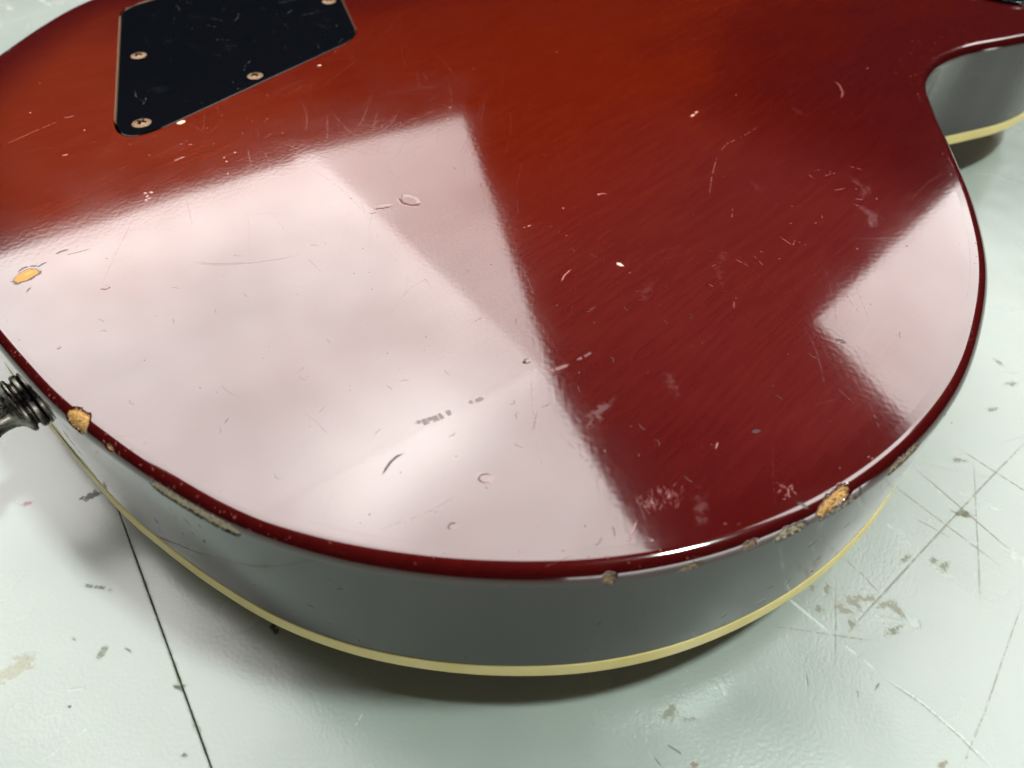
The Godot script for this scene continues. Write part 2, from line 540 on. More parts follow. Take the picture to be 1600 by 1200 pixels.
	for q in [Vector2(73.80, -20.54), Vector2(73.20, -18.23), Vector2(77.44, -20.80), Vector2(70.06, -12.44), Vector2(46.50, -85.18), Vector2(53.34, -63.29), Vector2(56.71, -102.82), Vector2(133.60, 7.78), Vector2(124.06, 27.40), Vector2(138.75, 3.12), Vector2(189.88, 59.93), Vector2(193.06, -0.15), Vector2(133.71, 66.59), Vector2(122.11, 64.16), Vector2(209.57, 62.21), Vector2(258.28, 83.91)]:
		c.spot(q, Vector2(0.35, 0.22), r.randf() * 3.0, Color(0.92, 0.70, 0.62, 0.85), 0.5, 0.012, 0.4, 0.4)
	# dents
	c.spot(Vector2(96.38, 32.93), Vector2(3.4, 2.2), 1.431, none, -1.0, -0.12, 0.10, 0.35, none, 0.022)
	c.spot(Vector2(89.67, 30.30), Vector2(2.6, 0.9), 0.481, none, -1.0, -0.06, 0.25, 0.5, none, 0.014)
	c.stroke([Vector2(85.40, 30.08), Vector2(86.92, 30.80)], 0.5, none, -1.0, -0.03)
	c.spot(Vector2(24.65, 10.14), Vector2(1.1, 0.8), 0.4, none, -1.0, -0.06, 0.2, 0.3, none, 0.010)
	c.spot(Vector2(47.76, 109.96), Vector2(1.5, 1.1), 0.7, Color(0.8, 0.7, 0.7, 0.15), -1.0, -0.07, 0.12, 0.3, none, 0.014)
	c.spot(Vector2(36.70, 112.81), Vector2(0.9, 0.6), 0.2, none, -1.0, -0.07, 0.3, 0.3, none, 0.01)
	c.spot(Vector2(74.67, 95.30), Vector2(0.9, 0.7), 0.2, none, -1.0, -0.09, 0.15, 0.3, none, 0.012)
	c.spot(Vector2(74.16, 95.04), Vector2(0.55, 0.28), -0.204, Color(0.05, 0.02, 0.02, 0.95), 0.6, -0.05, 0.1, 0.3)
	c.spot(Vector2(8.87, 21.93), Vector2(0.5, 0.4), 0.2, none, -1.0, -0.05, 0.3, 0.3, none, 0.015)
	c.spot(Vector2(81.48, 135.03), Vector2(1.6, 0.9), 0.5, none, -1.0, -0.03, 0.3, 0.4, none, 0.006)
	c.spot(Vector2(91.48, 139.62), Vector2(1.0, 0.5), 0.5, Color(0.15, 0.03, 0.03, 0.7), 0.4, -0.03, 0.4, 0.4)
	c.spot(Vector2(25.83, 112.30), Vector2(0.8, 0.4), 0.5, Color(0.92, 0.86, 0.84, 0.95), 0.5, 0.05, 0.5, 0.3)
	# matt smears, hairs, nicks
	var smear := Color(0.50, 0.46, 0.45, 0.9)
	c.stroke([Vector2(46.85, 91.04), Vector2(48.81, 92.15), Vector2(50.81, 93.07), Vector2(53.53, 93.78), Vector2(54.90, 94.49)], 1.5, smear, 0.62, -0.004, 0.42)
	c.stroke([Vector2(47.32, 91.07), Vector2(49.11, 92.00), Vector2(51.03, 92.83)], 0.9, smear, 0.65, -0.004, 0.2)
	c.stroke([Vector2(58.05, 94.65), Vector2(59.26, 95.41), Vector2(61.29, 96.06)], 0.9, smear, 0.6, -0.003, 0.5)
	c.stroke([Vector2(75.68, 100.30), Vector2(77.47, 101.36), Vector2(80.02, 102.14)], 0.8, Color(0.66, 0.52, 0.52, 0.45), 0.45, -0.002, 0.4)
	c.stroke([Vector2(81.89, 102.47), Vector2(84.31, 103.07), Vector2(86.38, 103.28)], 0.7, Color(0.55, 0.32, 0.32, 0.35), 0.35, 0.0, 0.5)
	c.stroke([Vector2(41.24, 95.14), Vector2(39.77, 94.69), Vector2(38.10, 94.85), Vector2(36.17, 95.54), Vector2(35.13, 96.08)], 0.40, Color(0.13, 0.07, 0.07, 1.0), 0.7, 0.01)
	c.stroke([Vector2(42.49, 16.35), Vector2(47.84, 22.16), Vector2(53.66, 26.72), Vector2(58.74, 29.81), Vector2(63.03, 32.06)], 0.2, Color(0.3, 0.18, 0.18, 0.6), 0.4, -0.016)
	c.stroke([Vector2(42.87, 15.69), Vector2(48.10, 21.74), Vector2(53.26, 25.97)], 0.2, Color(0.3, 0.18, 0.18, 0.45), 0.4, -0.012)
	c.stroke([Vector2(63.24, 33.34), Vector2(62.77, 37.08), Vector2(62.20, 41.64)], 0.12, Color(0.3, 0.18, 0.18, 0.4), 0.4, -0.006, 0.3)
	c.stroke([Vector2(26.81, 55.33), Vector2(26.69, 57.44), Vector2(26.93, 59.41), Vector2(27.87, 61.60)], 0.2, Color(0.25, 0.12, 0.12, 0.8), 0.4, -0.012)
	c.stroke([Vector2(21.82, 64.98), Vector2(23.36, 64.28)], 0.3, Color(0.2, 0.1, 0.1, 0.8), 0.5, -0.012)
	c.stroke([Vector2(34.10, 72.56), Vector2(34.34, 77.45), Vector2(34.04, 82.30)], 0.12, Color(0.35, 0.2, 0.2, 0.6), 0.4, -0.006)
	c.stroke([Vector2(27.41, 104.27), Vector2(34.55, 107.67), Vector2(42.26, 109.20)], 0.14, Color(0.45, 0.25, 0.25, 0.5), 0.4, -0.006, 0.3)
	c.stroke([Vector2(66.30, 105.78), Vector2(63.56, 107.60), Vector2(61.47, 108.85)], 0.25, Color(0.55, 0.35, 0.36, 0.5), 0.4, -0.006, 0.2)
	c.stroke([Vector2(61.92, 64.17), Vector2(72.97, 59.96), Vector2(77.69, 60.18), Vector2(75.56, 65.84)], 0.08, Color(0.5, 0.35, 0.35, 0.2), 0.4, -0.002, 0.3)
	c.stroke([Vector2(125.31, 138.56), Vector2(126.36, 139.37), Vector2(126.58, 140.44)], 0.42, Color(0.2, 0.1, 0.1, 0.9), 0.5, -0.02)
	c.stroke([Vector2(125.52, 139.64), Vector2(126.31, 140.72)], 0.35, Color(0.2, 0.1, 0.1, 0.9), 0.5, -0.02)
	c.spot(Vector2(113.85, 89.32), Vector2(1.15, 0.6), 1.516, Color(0.95, 0.84, 0.78, 0.95), 0.6, 0.06, 0.2, 0.35)
	c.stroke([Vector2(186.70, 60.19), Vector2(189.25, 59.88), Vector2(191.85, 59.56)], 0.9, Color(0.93, 0.74, 0.66, 0.8), 0.6, 0.02, 0.2)
	c.stroke([Vector2(99.12, 83.45), Vector2(101.42, 82.45), Vector2(104.40, 82.09)], 0.3, Color(0.88, 0.55, 0.46, 0.7), 0.5, 0.01)
	c.stroke([Vector2(108.33, 62.62), Vector2(109.96, 63.10), Vector2(111.48, 63.47)], 0.4, Color(0.9, 0.6, 0.5, 0.7), 0.5, 0.0, 0.4)
	c.stroke([Vector2(132.75, 66.92), Vector2(134.55, 67.01), Vector2(135.39, 68.30)], 0.5, Color(0.72, 0.36, 0.42, 0.6), 0.5, 0.0)
	c.stroke([Vector2(241.81, 79.72), Vector2(239.81, 83.00), Vector2(235.41, 86.30), Vector2(230.79, 87.92)], 0.7, Color(0.62, 0.25, 0.24, 0.5), 0.5, 0.0)
	c.stroke([Vector2(174.14, 78.12), Vector2(180.51, 76.90), Vector2(187.74, 77.88), Vector2(197.96, 78.35)], 0.6, Color(0.55, 0.2, 0.2, 0.35), 0.45, 0.0, 0.3)
	c.stroke([Vector2(152.77, 89.01), Vector2(162.67, 83.40), Vector2(174.14, 78.12)], 0.5, Color(0.5, 0.18, 0.18, 0.3), 0.45, 0.0, 0.3)
	for q in [Vector2(188.19, 113.92), Vector2(185.15, 117.57), Vector2(176.86, 121.99), Vector2(173.56, 124.75), Vector2(133.97, 105.28), Vector2(127.01, 108.64), Vector2(166.91, 94.57), Vector2(213.66, 82.72), Vector2(69.33, 141.65), Vector2(110.22, 99.75), Vector2(90.36, 120.81), Vector2(75.05, 114.81)]:
		c.spot(q, Vector2(4.6, 1.5), -0.75 + r.randfn(0, 0.4), Color(0.45, 0.20, 0.22, 0.22), 0.24, 0.0, 0.7, 0.9)
	for k in 26:
		var q: Vector2 = Vector2(193.48, 112.33).lerp(Vector2(124.56, 109.50), r.randf()) + Vector2(r.randfn(0, 5), r.randfn(0, 5))
		c.stroke([q, q + Vector2(r.randfn(0, 2), r.randfn(0, 2))], 0.3, Color(0.7, 0.4, 0.38, 0.4), 0.5, 0.0, 0.3)
	# the white scuff and the crackled line near the rim
	for k in 80:
		var q: Vector2 = Vector2(61.94, 134.37).lerp(Vector2(69.37, 136.90), r.randf()) + Vector2(r.randfn(0, 0.9), r.randfn(0, 0.9))
		c.stroke([q, q + Vector2(r.randf_range(0.2, 1.4), r.randf_range(-1.2, 0.2))], 0.13, Color(0.88, 0.78, 0.77, 0.32), 0.27, 0.0, 0.3)
	for k in 9:
		var q: Vector2 = Vector2(57.86, 138.87).lerp(Vector2(56.42, 143.06), k / 8.0) + Vector2(r.randfn(0, 0.2), r.randfn(0, 0.2))
		c.spot(q, Vector2(0.75, 0.42), r.randf() * 3.0, Color(0.16, 0.05, 0.05, 0.7), 0.4, -0.03, 0.4, 0.3, Color(0.92, 0.82, 0.80, 0.9), 0.03)
	c.stroke([Vector2(58.82, 142.65), Vector2(58.45, 143.30)], 0.4, Color(0.95, 0.82, 0.78, 0.9), 0.5, 0.02)
	for q in [[Vector2(54.82, 136.59), Vector2(59.83, 134.97)], [Vector2(82.31, 136.32), Vector2(84.21, 135.67)], [Vector2(61.95, 143.99), Vector2(64.64, 143.59)], [Vector2(79.92, 155.06), Vector2(80.55, 154.22)], [Vector2(100.87, 162.48), Vector2(102.41, 160.94)], [Vector2(99.38, 158.86), Vector2(102.12, 158.09)]]:
		c.stroke(q, 0.22, Color(0.92, 0.75, 0.7, 0.7), 0.5, 0.006, 0.1)
	for k in 14:
		var q: Vector2 = Vector2(83.03, 151.62) + Vector2(r.randfn(0, 1.1), r.randfn(0, 0.7))
		c.stroke([q, q + Vector2(r.randfn(0, 1), r.randfn(0, 1))], 0.2, Color(0.85, 0.66, 0.62, 0.45), 0.5, 0.0, 0.2)
	var m := StandardMaterial3D.new()
	m.resource_name = "stained lacquered wood"
	c.material(m)
	m.uv1_scale = Vector3.ONE
	m.metallic_specular = 0.58
	m.clearcoat_enabled = true
	m.clearcoat = 0.65
	m.clearcoat_roughness = 0.035
	m.clearcoat_texture = c.coat_map()
	return m


func edge_material() -> StandardMaterial3D:
	var c := Canvas.new(2048, 256, Vector2.ZERO, Vector2(500, 44), 21)
	var colour := Image.create(1024, 128, false, Image.FORMAT_RGB8)
	var shine := Image.create(1024, 128, false, Image.FORMAT_L8)
	var bump := PackedFloat32Array()
	bump.resize(1024 * 128)
	var grain := noise(5)
	var peel := noise(16)
	for y in 128:
		for x in 1024:
			var u := 500.0 * (x + 0.5) / 1024
			var v := 44.0 * (y + 0.5) / 128
			var at := at_arc(u / 1000.0)
			var q := (outline[at] - outward[at] * maxf(0.0, 0.005 - v * 0.001)) * 1000.0
			var s := stain_and_haze(q.x, q.y, maxf(0.0, 5.0 - v), grain)
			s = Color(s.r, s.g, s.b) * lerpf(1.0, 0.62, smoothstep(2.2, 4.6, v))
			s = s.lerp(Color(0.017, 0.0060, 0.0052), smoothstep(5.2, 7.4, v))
			colour.set_pixel(x, y, s.linear_to_srgb())
			shine.set_pixel(x, y, Color.from_hsv(0, 0, 0.105 + 0.025 * peel.get_noise_2d(u * 0.05, v * 0.1) + 0.05 * smoothstep(5, 8, v)))
			bump[y * 1024 + x] = 0.0010 * peel.get_noise_2d(u * 0.5, v * 0.5) + 0.004 * peel.get_noise_2d(u * 0.04, v * 0.07)
	c.lay(colour, shine, Image.create_from_data(1024, 128, false, Image.FORMAT_RF, bump.to_byte_array()))
	for y in c.h:
		var v := 44.0 * (y + 0.5) / c.h
		var shine_left := int(255.0 * lerpf(1.0, 0.25, smoothstep(5.5, 7.5, v)))
		for x in c.w:
			var u := 500.0 * x / c.w
			c.coat[y * c.w + x] = int(lerpf(255.0, shine_left, smoothstep(60.0, 105.0, u) * smoothstep(235.0, 190.0, u)))
	var r := c.rng
	for k in 260:
		var p := Vector2(r.randf_range(0, 500), r.randf_range(0.5, 40))
		var a := r.randfn(0.0, 0.5)
		var l := r.randf_range(1.5, 9)
		c.stroke([p, p + Vector2(cos(a), sin(a)) * l], 0.12, Color(0.6, 0.42, 0.40, 0.22), 0.35, -0.003, 0.3)
	for k in 130:
		c.spot(Vector2(r.randf_range(0, 500), r.randf_range(0, 9)), Vector2(r.randf_range(0.15, 0.4), 0.15), 0.3, Color(0.75, 0.5, 0.45, 0.5), 0.5, -0.01, 0.4, 0.5)
	for k in 60:
		c.spot(Vector2(r.randf_range(0, 500), r.randf_range(9, 38)), Vector2(r.randf_range(0.3, 1.4), r.randf_range(0.2, 0.5)), r.randf() * 3.0, Color(0.06, 0.03, 0.03, 0.6), 0.45, -0.01, 0.5, 0.5)
	for k in 70:
		var p := Vector2(r.randf_range(5, 100), r.randf_range(2.2, 5.6))
		c.stroke([p, p + Vector2(r.randfn(0, 0.5), r.randf_range(0.2, 0.8))], 0.14, Color(0.86, 0.66, 0.60, r.randf_range(0.3, 0.8)), 0.4, 0.004)
	# dusty rubbed patch low on the side and a ring-shaped dent
	for k in 70:
		var q: Vector2 = Vector2(181.20, 42.00).lerp(Vector2(169.20, 42.00), r.randf()) + Vector2(r.randfn(0, 3.0), r.randfn(0, 1.8))
		c.spot(q, Vector2(r.randf_range(0.3, 1.0), r.randf_range(0.2, 0.5)), r.randf() * 3.0, Color(0.55, 0.54, 0.54, 0.25), 0.5, 0.003, 0.6, 0.7)
	c.spot(Vector2(189.20, 35.70), Vector2(1.9, 1.0), 0.1, Color(0.03, 0.02, 0.02, 0.3), -1.0, -0.05, 0.1, 0.4, Color(0.03, 0.02, 0.02, 0.9), 0.02)
	# the dark gouge below the strap button, and rubbed lines
	c.stroke([Vector2(27.60, 18.00), Vector2(27.20, 21.00), Vector2(28.80, 22.50), Vector2(29.60, 25.50)], 1.5, Color(0.035, 0.02, 0.015, 1.0), 0.7, -0.10, 0.15)
	c.stroke([Vector2(29.60, 16.80), Vector2(30.40, 18.00)], 0.4, Color(0.40, 0.26, 0.12, 0.7), 0.7, 0.0)
	c.stroke([Vector2(17.60, 38.40), Vector2(15.60, 41.40)], 0.5, Color(0.06, 0.03, 0.03, 0.9), 0.5, -0.03)
	c.stroke([Vector2(31.20, 30.30), Vector2(35.20, 39.00), Vector2(40.40, 40.80)], 0.2, Color(0.75, 0.72, 0.70, 0.7), 0.4, 0.004, 0.35)
	c.stroke([Vector2(34.00, 23.70), Vector2(38.40, 31.20)], 0.15, Color(0.75, 0.72, 0.70, 0.5), 0.4, 0.004, 0.35)
	for q in [Vector2(73.60, 19.20), Vector2(55.60, 27.00), Vector2(54.00, 31.80), Vector2(71.20, 14.40), Vector2(195.60, 17.40), Vector2(202.80, 5.10), Vector2(190.00, 2.40)]:
		c.spot(q, Vector2(1.3, 0.4), r.randf_range(0.5, 2.5), Color(0.05, 0.03, 0.03, 0.75), 0.5, -0.01, 0.5, 0.4)
	# bare wood where the lacquer has broken off, with the dark line of its broken edge
	var fibre := noise(33)
	for y in c.h:
		var v := 44.0 * (y + 0.5) / c.h
		if v > 13.0:
			break
		for x in c.w:
			var u := 500.0 * (x + 0.5) / c.w
			var b := broken(u, v)
			if b.z >= 0.0:
				var k: Dictionary = chips[int(b.z)]
				var f := fibre.get_noise_2d(u * 0.3, v * 6.0)
				var g := fibre.get_noise_2d(u * 0.7 + 50.0, v * 1.8)
				var wood: Color = k.colour
				wood = wood.lerp(wood.darkened(0.35), clampf(f * 0.3 + 0.12, 0.0, 0.5)).lerp(k.dirt, clampf((g - k.clean) * 3.0, 0.0, 0.9))
				var i := y * c.w + x
				if b.x < 0.6:
					c.dab(i, 1.0, Color(0.16, 0.08, 0.06, 0.85), 0.5, 0.0)
				else:
					c.dab(i, 1.0, wood, 0.72, 0.004 * f)
	var m := StandardMaterial3D.new()
	m.resource_name = "lacquered body edge"
	c.material(m)
	m.metallic_specular = 0.58
	m.clearcoat_enabled = true
	m.clearcoat = 0.65
	m.clearcoat_roughness = 0.035
	m.clearcoat_texture = c.coat_map()
	return m


func bench_material() -> StandardMaterial3D:
	var from := Vector2(-120, -270)
	var c := Canvas.new(2048, 2048, from, Vector2(540, 540), 41)
	const N := 1024
	var colour := Image.create(N, N, false, Image.FORMAT_RGB8)
	var shine := Image.create(N, N, false, Image.FORMAT_L8)
	var bump := PackedFloat32Array()
	bump.resize(N * N)
	var a := noise(42)
	var b := noise(43, 1.0, 3)
	for y in N:
		for x in N:
			var mx := from.x + 540.0 * (x + 0.5) / N
			var mz := from.y + 540.0 * (y + 0.5) / N
			var n := b.get_noise_2d(mx * 0.02, mz * 0.02)
			colour.set_pixel(x, y, srgb(0.388 + 0.013 * n, 0.428 + 0.010 * n, 0.395 + 0.010 * n))
			shine.set_pixel(x, y, Color.from_hsv(0, 0, 0.25 + 0.04 * n))
			bump[y * N + x] = 0.0035 * a.get_noise_2d(mx * 0.7, mz * 0.7) + 0.03 * a.get_noise_2d(mx * 0.05, mz * 0.05)
	c.lay(colour, shine, Image.create_from_data(N, N, false, Image.FORMAT_RF, bump.to_byte_array()))
	c.roughen(0.25, 0.030)
	var r := c.rng
	var cut := Color(0.47, 0.47, 0.39, 0.75)
	var pale := Color(0.86, 0.89, 0.85, 0.7)  # glint of groove walls, painted as a lighter tone
	var worn := Color(0.60, 0.57, 0.50, 0.85)
	# knife cuts
	c.stroke([Vector2(95.83, 172.92), Vector2(117.46, 175.50), Vector2(142.61, 178.51), Vector2(172.98, 182.32), Vector2(203.42, 186.64)], 0.36, cut, 0.55, -0.030, 0.12)
	c.stroke([Vector2(178.50, 171.88), Vector2(177.35, 181.49), Vector2(175.91, 195.09)], 0.36, cut, 0.55, -0.024, 0.12)
	c.stroke([Vector2(162.82, 164.85), Vector2(158.22, 180.60), Vector2(156.76, 185.70), Vector2(153.09, 197.93)], 0.36, cut, 0.55, -0.027, 0.1)
	c.stroke([Vector2(153.04, 160.75), Vector2(150.78, 175.21), Vector2(148.73, 188.10), Vector2(147.57, 195.05)], 0.30, cut, 0.55, -0.021, 0.15)
	c.stroke([Vector2(178.08, 176.41), Vector2(159.85, 183.74), Vector2(144.61, 189.91), Vector2(130.81, 195.34)], 0.27, cut, 0.55, -0.018, 0.2)
	c.stroke([Vector2(115.83, 165.14), Vector2(107.77, 169.01), Vector2(101.04, 172.39), Vector2(93.89, 175.82)], 0.26, cut, 0.55, -0.018, 0.2)
	c.stroke([Vector2(91.13, 157.77), Vector2(96.80, 165.50), Vector2(101.16, 171.84), Vector2(107.24, 180.63)], 0.29, cut, 0.55, -0.021, 0.15)
	c.stroke([Vector2(122.00, 162.76), Vector2(120.88, 169.38), Vector2(118.98, 175.13)], 0.29, cut, 0.55, -0.021, 0.2)
	c.stroke([Vector2(142.58, 201.61), Vector2(125.08, 202.95), Vector2(108.62, 204.40), Vector2(92.23, 204.97)], 0.24, cut, 0.55, -0.015, 0.35)
	c.stroke([Vector2(146.42, 172.13), Vector2(147.05, 182.30)], 0.22, cut, 0.55, -0.012, 0.3)
	c.stroke([Vector2(99.57, 184.88), Vector2(100.09, 193.54), Vector2(99.00, 202.41), Vector2(97.10, 210.05)], 0.30, cut, 0.55, -0.030, 0.15)
	c.stroke([Vector2(100.01, 185.14), Vector2(100.56, 193.64), Vector2(99.46, 202.52), Vector2(97.63, 210.26)], 0.32, pale, 0.5, 0.011, 0.3)
	c.stroke([Vector2(102.11, 158.81), Vector2(101.60, 164.95), Vector2(101.12, 172.02)], 0.7, pale, 0.5, -0.026)
	c.stroke([Vector2(100.66, 175.33), Vector2(100.49, 178.43)], 0.8, pale, 0.5, -0.022)
	c.stroke([Vector2(100.43, 179.87), Vector2(100.05, 183.29)], 0.8, pale, 0.5, -0.022)
	c.stroke([Vector2(113.03, 175.90), Vector2(112.06, 182.73)], 0.6, pale, 0.5, -0.015, 0.2)
	# gouges, the glint of their walls painted in pale
	c.trail([Vector2(138.59, 167.98), Vector2(139.21, 170.86), Vector2(138.14, 173.05), Vector2(137.57, 175.18)], 2.0, pale, 0.45, -0.012, 0.82)
	c.trail([Vector2(136.68, 179.58), Vector2(135.17, 183.97), Vector2(135.54, 188.64), Vector2(135.62, 196.07)], 2.1, pale, 0.45, -0.012, 0.65)
	c.trail([Vector2(154.78, 193.58), Vector2(152.55, 199.19)], 2.2, pale, 0.45, -0.012, 0.93)
	c.trail([Vector2(163.87, 181.43), Vector2(165.12, 188.62)], 2.4, pale, 0.45, -0.012, 0.65)
	c.trail([Vector2(163.11, 178.24), Vector2(163.61, 183.24), Vector2(165.14, 187.77)], 1.4, pale, 0.45, -0.012, 0.72)
	c.spot(Vector2(117.16, 184.62), Vector2(2.2, 1.5), 0.6, pale, 0.5, -0.05, 0.5, 0.6)
	# stains and worn-through paint
	for q in [Vector2(112.14, 170.20), Vector2(113.47, 172.07), Vector2(114.74, 174.12), Vector2(116.18, 176.57), Vector2(117.24, 178.86), Vector2(118.01, 180.61), Vector2(111.98, 172.44), Vector2(109.18, 170.48)]:
		c.spot(q + Vector2(r.randfn(0, 0.8), r.randfn(0, 0.8)), Vector2(r.randf_range(1.6, 3.2), r.randf_range(0.7, 1.3)), r.randf() * 3.0, worn, 0.55, -0.01, 0.7, 0.5)
	for q in [Vector2(106.87, 173.92), Vector2(112.18, 181.73), Vector2(104.60, 166.42), Vector2(110.81, 164.92), Vector2(108.69, 162.22), Vector2(132.83, 175.85), Vector2(137.45, 181.43), Vector2(137.35, 183.92), Vector2(156.21, 180.84), Vector2(157.46, 182.42), Vector2(174.06, 173.56), Vector2(223.06, 167.93), Vector2(215.91, 174.27), Vector2(200.66, 173.72)]:
		c.spot(q, Vector2(r.randf_range(1.1, 2.6), r.randf_range(0.7, 1.3)), r.randf() * 3.0, Color(0.50, 0.48, 0.39, 0.75), 0.55, -0.01, 0.8, 0.6)
	c.spot(Vector2(156.94, 181.59), Vector2(2.2, 1.2), 0.6, Color(0.36, 0.34, 0.22, 0.85), 0.55, -0.01, 0.8, 0.6)
	c.spot(Vector2(59.54, 154.00), Vector2(2.4, 1.5), 0.2, Color(0.55, 0.55, 0.48, 0.85), 0.55, -0.01, 0.7, 0.5)
	c.spot(Vector2(61.75, 158.23), Vector2(2.2, 0.7), 0.9, Color(0.55, 0.55, 0.48, 0.7), 0.55, -0.01, 0.8, 0.5)
	c.spot(Vector2(54.49, 163.77), Vector2(1.0, 0.8), 0.2, Color(0.5, 0.42, 0.33, 0.8), 0.55, -0.01, 0.7, 0.5)
	c.spot(Vector2(90.94, 201.85), Vector2(1.6, 0.8), 0.2, Color(0.5, 0.46, 0.36, 0.8), 0.55, -0.01, 0.7, 0.5)
	c.spot(Vector2(-35.68, 41.05), Vector2(3.9, 2.4), 0.092, Color(0.68, 0.67, 0.60, 0.9), 0.5, -0.03, 0.6, 0.2)
	c.spot(Vector2(-33.75, 41.17), Vector2(2.6, 1.0), 0.092, Color(0.68, 0.67, 0.60, 0.9), 0.5, -0.03, 0.4, 0.2)
	c.stroke([Vector2(-21.98, 52.16), Vector2(-20.32, 51.54), Vector2(-18.88, 50.44)], 1.7, Color(0.52, 0.52, 0.46, 0.9), 0.55, -0.02, 0.15)
	c.stroke([Vector2(-24.01, 43.78), Vector2(-22.99, 43.52)], 1.2, Color(0.52, 0.52, 0.46, 0.8), 0.55, -0.02, 0.2)
	c.stroke([Vector2(-16.23, 30.94), Vector2(-14.90, 33.30), Vector2(-12.88, 35.89), Vector2(-11.40, 38.89)], 0.9, Color(0.45, 0.45, 0.42, 0.8), 0.55, -0.02, 0.4)
	c.stroke([Vector2(-16.29, 54.00), Vector2(-15.57, 56.27)], 0.5, Color(0.45, 0.45, 0.42, 0.8), 0.55, -0.02)
	c.spot(Vector2(-15.75, -1.98), Vector2(1.6, 0.9), 0.5, Color(0.75, 0.42, 0.45, 0.75), 0.5, 0.0, 0.6, 0.6)
	c.spot(Vector2(-2.47, 7.96), Vector2(2.4, 1.7), 0.5, Color(0.15, 0.13, 0.09, 0.8), 0.5, 0.0, 0.5, 0.4)
	c.spot(Vector2(-4.75, 6.78), Vector2(0.8, 0.6), 0.5, Color(0.12, 0.11, 0.09, 0.8), 0.5, 0.0, 0.5, 0.4)
	c.stroke([Vector2(10.33, 73.47), Vector2(10.54, 75.28), Vector2(9.97, 76.93)], 1.3, Color(0.14, 0.13, 0.11, 0.8), 0.5, 0.0, 0.2)
	c.spot(Vector2(-30.73, 57.90), Vector2(0.5, 0.3), 0.5, Color(0.2, 0.2, 0.17, 0.9), 0.6, 0.02, 0.5, 0.4)
	c.spot(Vector2(-18.42, 84.96), Vector2(0.8, 0.4), 0.9, Color(0.4, 0.4, 0.36, 0.9), 0.6, 0.02, 0.5, 0.4)
	for k in 60:
		var q: Vector2 = Vector2(-0.36, 20.54).lerp(Vector2(-15.82, 91.23), r.randf_range(-0.1, 1.1))
		c.trail([q, q + (Vector2(-15.82, 91.23) - Vector2(-0.36, 20.54)).normalized() * r.randf_range(1, 4)], r.randf_range(0.5, 1.1), Color(0.42, 0.40, 0.30, r.randf_range(0.2, 0.6)) if k % 3 else Color(0.85, 0.88, 0.83, 0.5), 0.5, -0.004, 0.8)
	c.stroke([Vector2(-12.70, 69.73), Vector2(-12.43, 71.23), Vector2(-11.53, 71.56), Vector2(-10.59, 72.13)], 0.5, Color(0.42, 0.40, 0.32, 0.9), 0.6, 0.08)
	c.stroke([Vector2(-12.44, 70.40), Vector2(-12.01, 71.87), Vector2(-11.77, 73.12)], 0.5, Color(0.42, 0.40, 0.32, 0.9), 0.6, 0.08)
	c.stroke([Vector2(-14.68, 81.52), Vector2(-13.64, 81.29), Vector2(-13.41, 82.48), Vector2(-14.16, 84.30)], 0.5, Color(0.60, 0.58, 0.50, 0.8), 0.6, 0.05)
	c.stroke([Vector2(53.78, 157.07), Vector2(54.17, 158.94), Vector2(54.55, 160.98)], 0.4, Color(0.34, 0.36, 0.34, 0.9), 0.6, -0.03)
	c.stroke([Vector2(49.92, 156.50), Vector2(49.51, 159.11)], 0.36, Color(0.34, 0.36, 0.34, 0.9), 0.6, -0.03)
	c.stroke([Vector2(88.61, 171.38), Vector2(85.74, 173.55)], 0.3, Color(0.42, 0.44, 0.40, 0.9), 0.6, -0.03)
	c.stroke([Vector2(98.13, 184.62), Vector2(95.79, 184.64)], 0.4, Color(0.42, 0.44, 0.40, 0.9), 0.6, -0.03)
	c.stroke([Vector2(92.04, 181.54), Vector2(92.81, 181.94), Vector2(91.98, 182.49), Vector2(91.15, 182.43)], 0.3, Color(0.42, 0.44, 0.40, 0.8), 0.6, -0.02)
	# rubbed trails where things were dragged about
	for k in 34:
		var p := Vector2(r.randf_range(60, 400), r.randf_range(40, 260)) if k % 3 else Vector2(r.randf_range(-110, 100), r.randf_range(40, 200))
		var t := -0.95 + r.randfn(0, 0.5)
		c.trail([p, p + Vector2(cos(t), sin(t)) * r.randf_range(6, 40)], r.randf_range(0.8, 2.6), Color(0.82, 0.86, 0.82, r.randf_range(0.04, 0.14)), 0.30, -0.002, 0.45)
	# small ticks, specks and faint scratches everywhere
	for k in 150:
		var p := Vector2(r.randf_range(-110, 400), r.randf_range(-60, 260))
		var t := r.randf() * TAU
		var l := r.randf_range(1.0, 7.0)
		if r.randf() < 0.55:
			c.stroke([p, p + Vector2(cos(t), sin(t)) * l * 0.5, p + Vector2(cos(t + 0.3), sin(t + 0.3)) * l], r.randf_range(0.14, 0.4), Color(0.48, 0.50, 0.45, r.randf_range(0.15, 0.5)), 0.4, -0.006, 0.3)
		else:
			c.stroke([p, p + Vector2(cos(t), sin(t)) * l], r.randf_range(0.2, 0.6), Color(0.88, 0.90, 0.86, r.randf_range(0.2, 0.6)), 0.5, -0.03, 0.3)
	for k in 60:
		var p := Vector2(r.randf_range(90, 400), r.randf_range(60, 260))
		var t := -0.95 + r.randfn(0, 0.25) if k % 2 else 0.45 + r.randfn(0, 0.3)
		c.stroke([p, p + Vector2(cos(t), sin(t)) * r.randf_range(10, 60)], 0.22, Color(0.55, 0.56, 0.50, r.randf_range(0.15, 0.45)), 0.5, -0.025, 0.4)
	for k in 100:
		c.spot(Vector2(r.randf_range(-110, 400), r.randf_range(-60, 260)), Vector2(r.randf_range(0.15, 0.5), r.randf_range(0.12, 0.3)), r.randf() * 3.0, Color(0.30, 0.30, 0.26, r.randf_range(0.2, 0.8)), 0.6, 0.01, 0.5, 0.4)
